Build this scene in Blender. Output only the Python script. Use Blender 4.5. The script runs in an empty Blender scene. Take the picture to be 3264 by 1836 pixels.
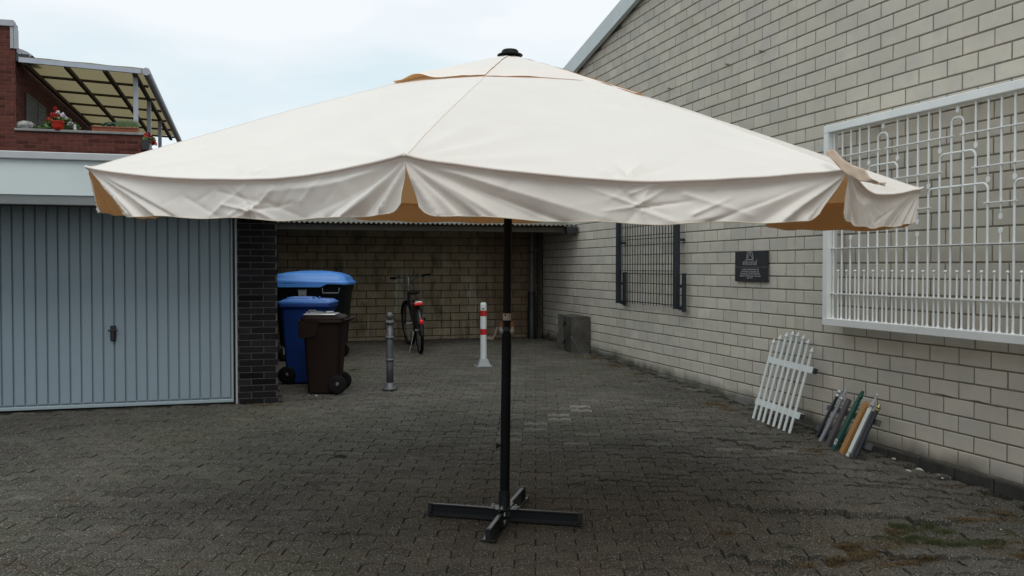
import bpy, math, random
from mathutils import Vector, Matrix, noise
rnd = random.Random(7)
R_ = math.radians
scene = bpy.context.scene
COL = scene.collection

# ------------------------------------------------------------------ camera
EYE = Vector((0, 0, 1.68))
YAW, PITCH, FPX, CX, CY = R_(16.5), R_(1.34), 2900.0, 1632.0, 918.0
cam_d = bpy.data.cameras.new('camera')
cam = bpy.data.objects.new('camera', cam_d)
COL.objects.link(cam)
cam.location = EYE
cam.rotation_euler = (math.pi / 2 - PITCH, 0, -YAW)
cam_d.sensor_width = 36
cam_d.lens = 36 * FPX / 3264
cam_d.clip_end = 2000
cam_d.clip_start = 0.05
scene.camera = cam

# ------------------------------------------------------------------ light
SUN_EL, SUN_AZ = R_(58), R_(186)          # azimuth clockwise from +Y
world = bpy.data.worlds.new('World')
scene.world = world
world.use_nodes = True
wt = world.node_tree
wt.nodes.clear()
w_out = wt.nodes.new('ShaderNodeOutputWorld')
w_bg = wt.nodes.new('ShaderNodeBackground')
w_sky = wt.nodes.new('ShaderNodeTexSky')
w_sky.sky_type = 'NISHITA'
w_sky.sun_disc = False
w_sky.sun_elevation = SUN_EL
w_sky.sun_rotation = SUN_AZ
w_tc = wt.nodes.new('ShaderNodeTexCoord')
w_map = wt.nodes.new('ShaderNodeMapping')
w_map.inputs['Scale'].default_value = (1.3, 1.3, 4.5)
w_map.inputs['Location'].default_value = (3.1, 0.4, 0.2)
w_noise = wt.nodes.new('ShaderNodeTexNoise')
w_noise.inputs['Scale'].default_value = 1.7
w_noise.inputs['Detail'].default_value = 6
w_noise.inputs['Roughness'].default_value = 0.5
w_ramp = wt.nodes.new('ShaderNodeValToRGB')
w_ramp.color_ramp.elements[0].position = 0.38
w_ramp.color_ramp.elements[0].color = (7.3, 8.7, 9.3, 1)
w_ramp.color_ramp.elements[1].position = 0.62
w_ramp.color_ramp.elements[1].color = (9.6, 10.0, 10.3, 1)
w_mix = wt.nodes.new('ShaderNodeMixRGB')
w_mix.inputs['Fac'].default_value = 0.93       # cloud cover over the blue
w_bg.inputs['Strength'].default_value = 0.1
wt.links.new(w_tc.outputs['Generated'], w_map.inputs['Vector'])
wt.links.new(w_map.outputs['Vector'], w_noise.inputs['Vector'])
wt.links.new(w_noise.outputs['Fac'], w_ramp.inputs['Fac'])
wt.links.new(w_sky.outputs['Color'], w_mix.inputs['Color1'])
wt.links.new(w_ramp.outputs['Color'], w_mix.inputs['Color2'])
wt.links.new(w_mix.outputs['Color'], w_bg.inputs['Color'])
wt.links.new(w_bg.outputs['Background'], w_out.inputs['Surface'])

sd = bpy.data.lights.new('sun', 'SUN')
sd.energy = 1.25
sd.angle = R_(35)
sd.color = (1.0, 0.96, 0.9)
sun = bpy.data.objects.new('sun', sd)
COL.objects.link(sun)
sv = Vector((math.sin(SUN_AZ) * math.cos(SUN_EL), math.cos(SUN_AZ) * math.cos(SUN_EL), math.sin(SUN_EL)))
sun.rotation_euler = sv.to_track_quat('Z', 'Y').to_euler()

vs = scene.view_settings
vs.view_transform = 'Standard'
vs.look = 'None'
vs.exposure = 0.0
vs.gamma = 1.0
vs.use_curve_mapping = False

# ------------------------------------------------------------------ survey helpers
CW = cam.rotation_euler.to_matrix()
FWD = Vector((math.sin(YAW), math.cos(YAW), 0))
RGT = Vector((math.cos(YAW), -math.sin(YAW), 0))

def ray(x, y):
    return CW @ Vector(((x - CX) / FPX, -(y - CY) / FPX, -1))

def onX(x, y, X):
    d = ray(x, y); return EYE + d * ((X - EYE.x) / d.x)

def onY(x, y, Y):
    d = ray(x, y); return EYE + d * ((Y - EYE.y) / d.y)

def onT(x, y, T):
    d = ray(x, y); return EYE + d * (T / d.dot(FWD))

def sm(a, b, x):
    t = max(0.0, min(1.0, (x - a) / (b - a))); return t * t * (3 - 2 * t)

def gbase(x, y):
    z = 0.032 * y - 0.012
    z -= 0.035 * sm(4.0, 5.0, x) * sm(9.0, 6.0, y)
    z -= 0.03 * sm(-1.2, -3.5, x) * sm(11, 8, y)
    z += 0.008 * noise.noise(Vector((x * 0.5, y * 0.5, 3.3)))
    w = sm(1.5, 3.2, x) * sm(8.5, 6.5, y)
    z += w * 0.022 * noise.noise(Vector((x * 1.3, y * 1.6, 9.1)))
    return z

def onG(x, y):
    d = ray(x, y); t = 3.0
    for k in range(60):
        p = EYE + d * t
        t += (p.z - gbase(p.x, p.y)) / (0.03 - d.z) * 0.9
    return EYE + d * t

# ------------------------------------------------------------------ materials
MATS = {}
def NN(nt, kind, **kw):
    n = nt.nodes.new(kind)
    for k, v in kw.items():
        if k in n.inputs: n.inputs[k].default_value = v
        else: setattr(n, k, v)
    return n

def mat(name, col, rough=0.8, var=0.12, scale=6.0, bump=0.15, bscale=120.0, metal=0.0,
        tone=0.0, spec=0.5, stretch=(1, 1, 1), dist=0.002, dirt=None, dirtcol=(0.03, 0.028, 0.02)):
    if name in MATS: return MATS[name]
    m = bpy.data.materials.new(name); m.use_nodes = True
    nt = m.node_tree; L = nt.links
    b = nt.nodes['Principled BSDF']
    b.inputs['Roughness'].default_value = rough
    b.inputs['Metallic'].default_value = metal
    b.inputs['Specular IOR Level'].default_value = spec
    geo = NN(nt, 'ShaderNodeNewGeometry')
    mp = NN(nt, 'ShaderNodeMapping'); mp.inputs['Scale'].default_value = stretch
    L.new(geo.outputs['Position'], mp.inputs['Vector'])
    n1 = NN(nt, 'ShaderNodeTexNoise', Scale=scale, Detail=6.0, Roughness=0.6)
    L.new(mp.outputs['Vector'], n1.inputs['Vector'])
    mr = NN(nt, 'ShaderNodeMapRange')
    mr.inputs['From Min'].default_value = 0.3; mr.inputs['From Max'].default_value = 0.7
    mr.inputs['To Min'].default_value = 1 - var; mr.inputs['To Max'].default_value = 1 + var
    L.new(n1.outputs['Fac'], mr.inputs['Value'])
    fac = mr.outputs['Result']
    if tone:
        at = NN(nt, 'ShaderNodeAttribute'); at.attribute_name = 'tone'
        ma = NN(nt, 'ShaderNodeMath', operation='MULTIPLY_ADD')
        ma.inputs[1].default_value = tone; ma.inputs[2].default_value = 1.0
        L.new(at.outputs['Fac'], ma.inputs[0])
        mm = NN(nt, 'ShaderNodeMath', operation='MULTIPLY')
        L.new(fac, mm.inputs[0]); L.new(ma.outputs[0], mm.inputs[1]); fac = mm.outputs[0]
    vm = NN(nt, 'ShaderNodeVectorMath', operation='SCALE')
    vm.inputs[0].default_value = col[:3]
    L.new(fac, vm.inputs['Scale'])
    out = vm.outputs['Vector']
    if dirt:
        n3 = NN(nt, 'ShaderNodeTexNoise', Scale=dirt[0], Detail=8.0, Roughness=0.7)
        mp3 = NN(nt, 'ShaderNodeMapping'); mp3.inputs['Scale'].default_value = dirt[3] if len(dirt) > 3 else (1, 1, 1)
        L.new(geo.outputs['Position'], mp3.inputs['Vector']); L.new(mp3.outputs['Vector'], n3.inputs['Vector'])
        r3 = NN(nt, 'ShaderNodeMapRange')
        r3.inputs['From Min'].default_value = dirt[1]; r3.inputs['From Max'].default_value = dirt[1] + 0.18
        r3.inputs['To Max'].default_value = dirt[2]
        L.new(n3.outputs['Fac'], r3.inputs['Value'])
        mx = NN(nt, 'ShaderNodeMixRGB'); mx.inputs['Color2'].default_value = (*dirtcol, 1)
        L.new(r3.outputs['Result'], mx.inputs['Fac']); L.new(out, mx.inputs['Color1']); out = mx.outputs['Color']
    L.new(out, b.inputs['Base Color'])
    if bump:
        n2 = NN(nt, 'ShaderNodeTexNoise', Scale=bscale, Detail=3.0)
        L.new(mp.outputs['Vector'], n2.inputs['Vector'])
        bp = NN(nt, 'ShaderNodeBump', Strength=bump, Distance=dist)
        L.new(n2.outputs['Fac'], bp.inputs['Height']); L.new(bp.outputs['Normal'], b.inputs['Normal'])
    MATS[name] = m
    m['_col'] = 1
    return m

def add_mix(m, col, build):
    """insert a mix with colour `col` driven by the factor socket build() returns, last before Base Color"""
    nt = m.node_tree; L = nt.links; b = nt.nodes['Principled BSDF']
    src = b.inputs['Base Color'].links[0].from_socket
    mx = NN(nt, 'ShaderNodeMixRGB'); mx.inputs['Color2'].default_value = (*col, 1)
    L.new(src, mx.inputs['Color1']); L.new(build(nt, L), mx.inputs['Fac'])
    L.new(mx.outputs['Color'], b.inputs['Base Color'])

def f_noise(nt, L, scale, lo, hi, stretch=(1, 1, 1), amount=1.0, detail=6.0, loc=(0, 0, 0)):
    g = NN(nt, 'ShaderNodeNewGeometry'); mp = NN(nt, 'ShaderNodeMapping')
    mp.inputs['Scale'].default_value = stretch; mp.inputs['Location'].default_value = loc
    L.new(g.outputs['Position'], mp.inputs['Vector'])
    n = NN(nt, 'ShaderNodeTexNoise', Scale=scale, Detail=detail, Roughness=0.65)
    L.new(mp.outputs['Vector'], n.inputs['Vector'])
    r = NN(nt, 'ShaderNodeMapRange'); r.inputs['From Min'].default_value = lo; r.inputs['From Max'].default_value = hi
    r.inputs['To Max'].default_value = amount
    L.new(n.outputs['Fac'], r.inputs['Value'])
    return r.outputs['Result']

def f_lin(nt, L, nx, ny, nz, c, lo, hi, amount=1.0, wob=0.0):
    """factor rising from 0 to amount as n.P + c goes lo -> hi, its edge made ragged by noise"""
    g = NN(nt, 'ShaderNodeNewGeometry')
    d = NN(nt, 'ShaderNodeVectorMath', operation='DOT_PRODUCT'); d.inputs[1].default_value = (nx, ny, nz)
    L.new(g.outputs['Position'], d.inputs[0])
    a = NN(nt, 'ShaderNodeMath', operation='ADD'); a.inputs[1].default_value = c
    L.new(d.outputs['Value'], a.inputs[0]); s = a.outputs[0]
    if wob:
        n = NN(nt, 'ShaderNodeTexNoise', Scale=2.6, Detail=5.0); L.new(g.outputs['Position'], n.inputs['Vector'])
        w = NN(nt, 'ShaderNodeMath', operation='MULTIPLY_ADD'); w.inputs[1].default_value = wob
        L.new(n.outputs['Fac'], w.inputs[0]); L.new(s, w.inputs[2]); s = w.outputs[0]
    r = NN(nt, 'ShaderNodeMapRange'); r.inputs['From Min'].default_value = lo; r.inputs['From Max'].default_value = hi
    r.inputs['To Max'].default_value = amount
    L.new(s, r.inputs['Value'])
    return r.outputs['Result']

def f_mul(nt, L, a, b):
    m = NN(nt, 'ShaderNodeMath', operation='MULTIPLY'); L.new(a, m.inputs[0]); L.new(b, m.inputs[1]); return m.outputs[0]

# walls
M_block = mat('sand_lime_block', (0.575, 0.527, 0.443), 0.85, 0.07, 3.5, 0.35, 160, tone=0.10, spec=0.2)
add_mix(M_block, (0.05, 0.046, 0.034), lambda nt, L: f_lin(nt, L, 0, 0.032, -1, 0.04, 0.0, 0.12, 0.9, 0.20))   # damp grime at the foot
add_mix(M_block, (0.36, 0.335, 0.29), lambda nt, L: f_noise(nt, L, 1.1, 0.5, 0.75, (1, 1, 0.4), 0.22))
add_mix(M_block, (0.46, 0.44, 0.43), lambda nt, L: f_noise(nt, L, 2.3, 0.5, 0.62, (1, 1, 2), 0.3, detail=2.0, loc=(3, 0, 5)))
add_mix(M_block, (0.22, 0.20, 0.16), lambda nt, L: f_noise(nt, L, 24, 0.66, 0.74, (1, 1, 1), 0.55))
M_mortar = mat('wall_mortar', (0.215, 0.195, 0.155), 0.95, 0.2, 14, 0.6, 90, spec=0.1)
M_rear = mat('weathered_block', (0.33, 0.265, 0.175), 0.9, 0.2, 3.0, 0.5, 110, tone=0.16, spec=0.15)
add_mix(M_rear, (0.03, 0.025, 0.018), lambda nt, L: f_noise(nt, L, 3.0, 0.50, 0.72, (1, 1, 0.45), 0.85))
add_mix(M_rear, (0.48, 0.47, 0.40), lambda nt, L: f_mul(nt, L, f_noise(nt, L, 9.0, 0.53, 0.64, (1, 1, 0.06), 0.75),
                                                     f_lin(nt, L, 0, 0, -1, 1.62, -0.2, 0.25, 1.0, 0.2)))
add_mix(M_rear, (0.11, 0.05, 0.028), lambda nt, L: f_lin(nt, L, 1, 0, 0, -3.95, 0.0, 0.4, 0.55, 0.4))          # rust by the downpipe
M_rmortar = mat('dirty_mortar', (0.055, 0.045, 0.032), 0.95, 0.3, 8, 0.6, 90, spec=0.1)
M_plinth = mat('plinth_concrete', (0.052, 0.05, 0.045), 0.95, 0.35, 4, 0.6, 60, tone=0.2, spec=0.15)
M_red = mat('red_brick', (0.105, 0.034, 0.026), 0.85, 0.15, 12, 0.4, 120, tone=0.28, spec=0.2)
M_redmortar = mat('red_wall_mortar', (0.19, 0.10, 0.085), 0.95, 0.1, 12, 0.3, 90, spec=0.1)
M_black = mat('anthracite_brick', (0.013, 0.0125, 0.0145), 0.8, 0.25, 14, 0.5, 120, tone=0.4, spec=0.15)
M_blackmortar = mat('dark_mortar', (0.075, 0.069, 0.066), 0.95, 0.2, 12, 0.3, 90, spec=0.1)
M_fascia = mat('fascia_panel', (0.58, 0.64, 0.65), 0.6, 0.05, 1.5, 0.05, 60, dirt=(5, 0.66, 0.35, (1, 1, 0.25)), dirtcol=(0.2, 0.2, 0.19))
M_sheet = mat('zinc_sheet', (0.43, 0.45, 0.46), 0.5, 0.08, 3, 0.05, 60, metal=0.2)
M_darkmetal = mat('dark_metal', (0.02, 0.022, 0.025), 0.5, 0.15, 8, 0.1, 80)
M_door = mat('garage_door_paint', (0.235, 0.30, 0.345), 0.42, 0.05, 1.6, 0.08, 250, dirt=(7, 0.72, 0.3, (1, 1, 0.3)), dirtcol=(0.1, 0.1, 0.09))
M_white = mat('white_powdercoat', (0.81, 0.82, 0.80), 0.45, 0.05, 5, 0.08, 80, dirt=(9, 0.68, 0.25), dirtcol=(0.35, 0.33, 0.28))
M_anth = mat('anthracite_powdercoat', (0.022, 0.028, 0.034), 0.4, 0.1, 5, 0.05, 80)
M_sign = mat('sign_plate', (0.026, 0.026, 0.028), 0.45, 0.15, 5, 0.05, 60)
M_signtxt = mat('sign_lettering', (0.27, 0.27, 0.28), 0.6, 0.15, 20, 0, 60)
M_signline = mat('sign_rule', (0.14, 0.11, 0.10), 0.6, 0.1, 20, 0, 60)
M_conc = mat('old_concrete', (0.075, 0.071, 0.061), 0.95, 0.35, 5, 0.8, 50, spec=0.15, dist=0.004, dirt=(4, 0.5, 0.7))
M_zinc = mat('grey_downpipe', (0.10, 0.105, 0.11), 0.5, 0.2, 6, 0.1, 60, metal=0.3)
M_blackpl = mat('black_plastic', (0.012, 0.012, 0.013), 0.45, 0.15, 5, 0.1, 60)
# bins
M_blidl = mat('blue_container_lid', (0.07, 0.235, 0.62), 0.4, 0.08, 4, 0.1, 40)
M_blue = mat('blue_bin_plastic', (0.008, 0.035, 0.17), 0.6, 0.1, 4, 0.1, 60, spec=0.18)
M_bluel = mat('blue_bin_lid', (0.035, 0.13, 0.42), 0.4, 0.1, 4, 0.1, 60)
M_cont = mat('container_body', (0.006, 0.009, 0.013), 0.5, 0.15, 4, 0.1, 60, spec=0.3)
M_brown = mat('brown_bin_plastic', (0.012, 0.0055, 0.004), 0.6, 0.15, 5, 0.15, 60, spec=0.15, dirt=(9, 0.66, 0.4), dirtcol=(0.06, 0.045, 0.035))
M_rubber = mat('rubber', (0.007, 0.007, 0.007), 0.8, 0.15, 9, 0.2, 60, spec=0.15)
M_label = mat('label_white', (0.45, 0.45, 0.46), 0.6, 0.08, 30, 0, 60)
M_ink = mat('label_ink', (0.02, 0.02, 0.03), 0.7, 0.05, 30, 0, 60)
M_steel = mat('bare_steel', (0.42, 0.42, 0.42), 0.35, 0.1, 9, 0.1, 60, metal=0.8)
M_castiron = mat('cast_iron', (0.095, 0.10, 0.108), 0.5, 0.2, 12, 0.3, 70, metal=0.3)
M_red_p = mat('red_reflective', (0.42, 0.012, 0.012), 0.35, 0.05, 9, 0, 60)
M_white_p = mat('white_post_paint', (0.58, 0.62, 0.62), 0.45, 0.06, 12, 0.1, 60, dirt=(14, 0.66, 0.35), dirtcol=(0.25, 0.24, 0.2))
M_galv = mat('galvanised', (0.22, 0.25, 0.25), 0.5, 0.15, 12, 0.1, 60, metal=0.3)
# fence samples
M_pick = mat('white_aluminium', (0.60, 0.64, 0.63), 0.4, 0.05, 9, 0.06, 60, dirt=(12, 0.64, 0.3), dirtcol=(0.3, 0.28, 0.22))
M_green = mat('green_aluminium', (0.018, 0.075, 0.055), 0.4, 0.08, 9, 0.05, 60)
M_wood = mat('golden_oak', (0.36, 0.18, 0.052), 0.5, 0.12, 6, 0.1, 60, stretch=(6, 6, 1))
M_dbrown = mat('umber_grey', (0.075, 0.065, 0.065), 0.45, 0.08, 9, 0.05, 60)
M_lgrey = mat('light_grey_tube', (0.25, 0.265, 0.30), 0.4, 0.08, 9, 0.05, 60)
M_silver = mat('cast_silver', (0.55, 0.57, 0.6), 0.3, 0.08, 9, 0.05, 60, metal=0.6)
M_gold = mat('brass', (0.30, 0.26, 0.13), 0.3, 0.08, 9, 0.05, 60, metal=0.7)
M_pole = mat('pole_black', (0.004, 0.0042, 0.0045), 0.5, 0.1, 9, 0.05, 60, spec=0.14)
M_base = mat('base_black', (0.006, 0.007, 0.009), 0.30, 0.1, 9, 0.1, 60, spec=0.6)
M_crank = mat('crank_grey', (0.34, 0.35, 0.35), 0.35, 0.1, 9, 0.05, 60, metal=0.4)
M_rust = mat('rust', (0.28, 0.12, 0.05), 0.8, 0.3, 30, 0.2, 60)
M_sticker = mat('sticker', (0.42, 0.36, 0.31), 0.6, 0.1, 30, 0, 60)
# house things
M_coping = mat('coping_stone', (0.22, 0.225, 0.22), 0.85, 0.2, 6, 0.3, 60)
M_trim = mat('grey_flashing', (0.36, 0.37, 0.40), 0.5, 0.1, 5, 0.1, 60)
M_perg = mat('pergola_paint', (0.38, 0.41, 0.48), 0.5, 0.08, 5, 0.1, 60)
M_rafter = mat('rafter_wood', (0.085, 0.070, 0.050), 0.8, 0.2, 8, 0.2, 60)
M_pot = mat('terracotta', (0.30, 0.095, 0.05), 0.75, 0.12, 9, 0.2, 60)
M_redpot = mat('red_pot', (0.42, 0.02, 0.01), 0.4, 0.15, 20, 0.1, 60)
M_leaf = mat('leaf', (0.075, 0.13, 0.03), 0.6, 0.35, 14, 0, 60, tone=0.5)
M_leafd = mat('herb_leaf', (0.11, 0.17, 0.07), 0.7, 0.35, 14, 0, 60, tone=0.5)
M_fred = mat('red_petal', (0.48, 0.012, 0.012), 0.6, 0.2, 20, 0, 60)
M_fwht = mat('white_petal', (0.72, 0.68, 0.74), 0.6, 0.08, 20, 0, 60)
M_shut = mat('shutter_slat', (0.20, 0.20, 0.19), 0.6, 0.08, 6, 0.05, 60)
M_stone = mat('field_stone', (0.30, 0.30, 0.29), 0.9, 0.5, 14, 0.9, 25, dist=0.01)
M_glass = mat('window_glass', (0.03, 0.04, 0.045), 0.08, 0.1, 3, 0, 60, spec=0.8)
M_rustwall = mat('brown_render', (0.19, 0.075, 0.035), 0.9, 0.2, 4, 0.3, 60)
# ground
M_bed = mat('joint_dirt', (0.030, 0.027, 0.020), 0.95, 0.35, 9, 0.7, 60, spec=0.1)
M_earth = mat('earth', (0.06, 0.055, 0.04), 0.95, 0.25, 1, 0.3, 20, spec=0.1)
M_dry = mat('dry_moss', (0.105, 0.072, 0.034), 0.9, 0.4, 14, 0, 60, tone=0.45)
M_grass = mat('grass_blade', (0.058, 0.072, 0.026), 0.8, 0.35, 14, 0, 60, tone=0.45)
M_litter = mat('pale_litter', (0.42, 0.42, 0.38), 0.8, 0.15, 20, 0, 60)

def paver_material():
    m = mat('concrete_paver', (0.070, 0.065, 0.054), 0.88, 0.30, 0.9, 0.0, 90, tone=0.26, spec=0.25)
    nt = m.node_tree; L = nt.links; b = nt.nodes['Principled BSDF']
    # mossy green and reddish old stones
    add_mix(m, (0.060, 0.062, 0.034), lambda nt, L: f_noise(nt, L, 0.8, 0.48, 0.66, (1, 1, 1), 0.55, loc=(4, 1, 0)))
    add_mix(m, (0.038, 0.033, 0.025), lambda nt, L: f_noise(nt, L, 2.6, 0.50, 0.70, (1, 1, 1), 0.65, loc=(1, 7, 0)))
    add_mix(m, (0.030, 0.027, 0.021), lambda nt, L: f_noise(nt, L, 0.45, 0.50, 0.62, (1, 1.6, 1), 0.55, loc=(2.5, 3, 0)))
    add_mix(m, (0.075, 0.045, 0.028), lambda nt, L: f_noise(nt, L, 5.0, 0.62, 0.68, (1, 1, 1), 0.3, detail=1.0, loc=(6, 2, 0)))
    # white paint left over on a row of stones
    def paint(nt, L):
        a = NN(nt, 'ShaderNodeAttribute'); a.attribute_name = 'paint'
        return f_mul(nt, L, a.outputs['Fac'], f_noise(nt, L, 22, 0.36, 0.5, (1, 1, 1), 0.85))
    add_mix(m, (0.27, 0.26, 0.23), paint)
    # exposed aggregate: fine pale and dark grit
    add_mix(m, (0.36, 0.345, 0.31), lambda nt, L: f_noise(nt, L, 110, 0.57, 0.64, (1, 1, 1), 0.85, 3.0))
    add_mix(m, (0.020, 0.019, 0.016), lambda nt, L: f_noise(nt, L, 95, 0.55, 0.68, (1, 1, 1), 0.75, 3.0, loc=(9, 9, 0)))
    n = NN(nt, 'ShaderNodeTexNoise', Scale=85.0, Detail=4.0, Roughness=0.7)
    g = NN(nt, 'ShaderNodeNewGeometry'); L.new(g.outputs['Position'], n.inputs['Vector'])
    bp = NN(nt, 'ShaderNodeBump', Strength=0.55, Distance=0.005)
    L.new(n.outputs['Fac'], bp.inputs['Height']); L.new(bp.outputs['Normal'], b.inputs['Normal'])
    return m
M_paver = paver_material()

def cloth(name, col, trans, tint, rough=0.75):
    m = bpy.data.materials.new(name); m.use_nodes = True
    nt = m.node_tree; L = nt.links; b = nt.nodes['Principled BSDF']
    b.inputs['Roughness'].default_value = rough
    b.inputs['Specular IOR Level'].default_value = 0.25
    out = nt.nodes['Material Output']
    g = NN(nt, 'ShaderNodeNewGeometry')
    n = NN(nt, 'ShaderNodeTexNoise', Scale=3.0, Detail=6.0); L.new(g.outputs['Position'], n.inputs['Vector'])
    r = NN(nt, 'ShaderNodeMapRange'); r.inputs['To Min'].default_value = 0.95; r.inputs['To Max'].default_value = 1.05
    L.new(n.outputs['Fac'], r.inputs['Value'])
    v = NN(nt, 'ShaderNodeVectorMath', operation='SCALE'); v.inputs[0].default_value = col
    L.new(r.outputs['Result'], v.inputs['Scale']); L.new(v.outputs['Vector'], b.inputs['Base Color'])
    # fine creases from folding
    n2 = NN(nt, 'ShaderNodeTexNoise', Scale=9.0, Detail=5.0, Distortion=2.5)
    L.new(g.outputs['Position'], n2.inputs['Vector'])
    n3 = NN(nt, 'ShaderNodeTexVoronoi', Scale=5.5, feature='DISTANCE_TO_EDGE')
    mxv = NN(nt, 'ShaderNodeVectorMath', operation='SCALE'); mxv.inputs['Scale'].default_value = 0.12
    av = NN(nt, 'ShaderNodeVectorMath', operation='ADD')
    L.new(n2.outputs['Color'], mxv.inputs[0]); L.new(mxv.outputs[0], av.inputs[0]); L.new(g.outputs['Position'], av.inputs[1])
    L.new(av.outputs[0], n3.inputs['Vector'])
    rr = NN(nt, 'ShaderNodeMapRange'); rr.inputs['From Max'].default_value = 0.05
    L.new(n3.outputs['Distance'], rr.inputs['Value'])
    ad = NN(nt, 'ShaderNodeMath', operation='MULTIPLY_ADD'); ad.inputs[1].default_value = 0.5
    L.new(rr.outputs['Result'], ad.inputs[0]); L.new(n2.outputs['Fac'], ad.inputs[2])
    bp = NN(nt, 'ShaderNodeBump', Strength=0.05, Distance=0.012)
    L.new(ad.outputs[0], bp.inputs['Height']); L.new(bp.outputs['Normal'], b.inputs['Normal'])
    t = NN(nt, 'ShaderNodeBsdfTranslucent'); t.inputs['Color'].default_value = (*tint, 1)
    mx = NN(nt, 'ShaderNodeMixShader'); mx.inputs['Fac'].default_value = trans
    L.new(b.outputs[0], mx.inputs[1]); L.new(t.outputs[0], mx.inputs[2]); L.new(mx.outputs[0], out.inputs['Surface'])
    MATS[name] = m
    return m
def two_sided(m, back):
    """puts the tan of shade and light through the cloth into its back-face colour"""
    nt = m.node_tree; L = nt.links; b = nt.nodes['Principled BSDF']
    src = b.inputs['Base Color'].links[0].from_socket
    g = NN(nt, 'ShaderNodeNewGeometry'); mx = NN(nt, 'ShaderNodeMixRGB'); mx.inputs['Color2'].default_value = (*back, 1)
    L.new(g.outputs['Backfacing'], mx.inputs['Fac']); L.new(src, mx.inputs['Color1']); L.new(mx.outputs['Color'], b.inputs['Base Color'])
M_cloth = cloth('canopy_cloth', (0.94, 0.895, 0.84), 0.20, (0.90, 0.52, 0.24)); two_sided(M_cloth, (0.68, 0.40, 0.18))  # tan back colour imitates light shining through the shaded inner side
M_hem = mat('hem_thread', (0.62, 0.55, 0.42), 0.8, 0.05, 30, 0, 60)
M_strap = cloth('strap_cloth', (0.60, 0.46, 0.35), 0.15, (0.6, 0.42, 0.28))
M_poly = cloth('translucent_sheet', (0.15, 0.13, 0.075), 0.42, (0.38, 0.32, 0.18), 0.6)
add_mix(M_poly, (0.03, 0.03, 0.02), lambda nt, L: f_noise(nt, L, 4, 0.42, 0.62, (0.8, 5, 1), 0.75))

# ------------------------------------------------------------------ object helpers
def link(o): COL.objects.link(o); return o

def tag(o, label=None, cat=None, group=None, kind=None):
    if label: o['label'] = label
    if cat: o['category'] = cat
    if group: o['group'] = group
    if kind: o['kind'] = kind
    return o

def empty(name, loc=(0, 0, 0), rz=0.0):
    o = bpy.data.objects.new(name, None); o.location = loc; o.rotation_euler = (0, 0, rz)
    o.empty_display_size = 0.1
    return link(o)

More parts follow.
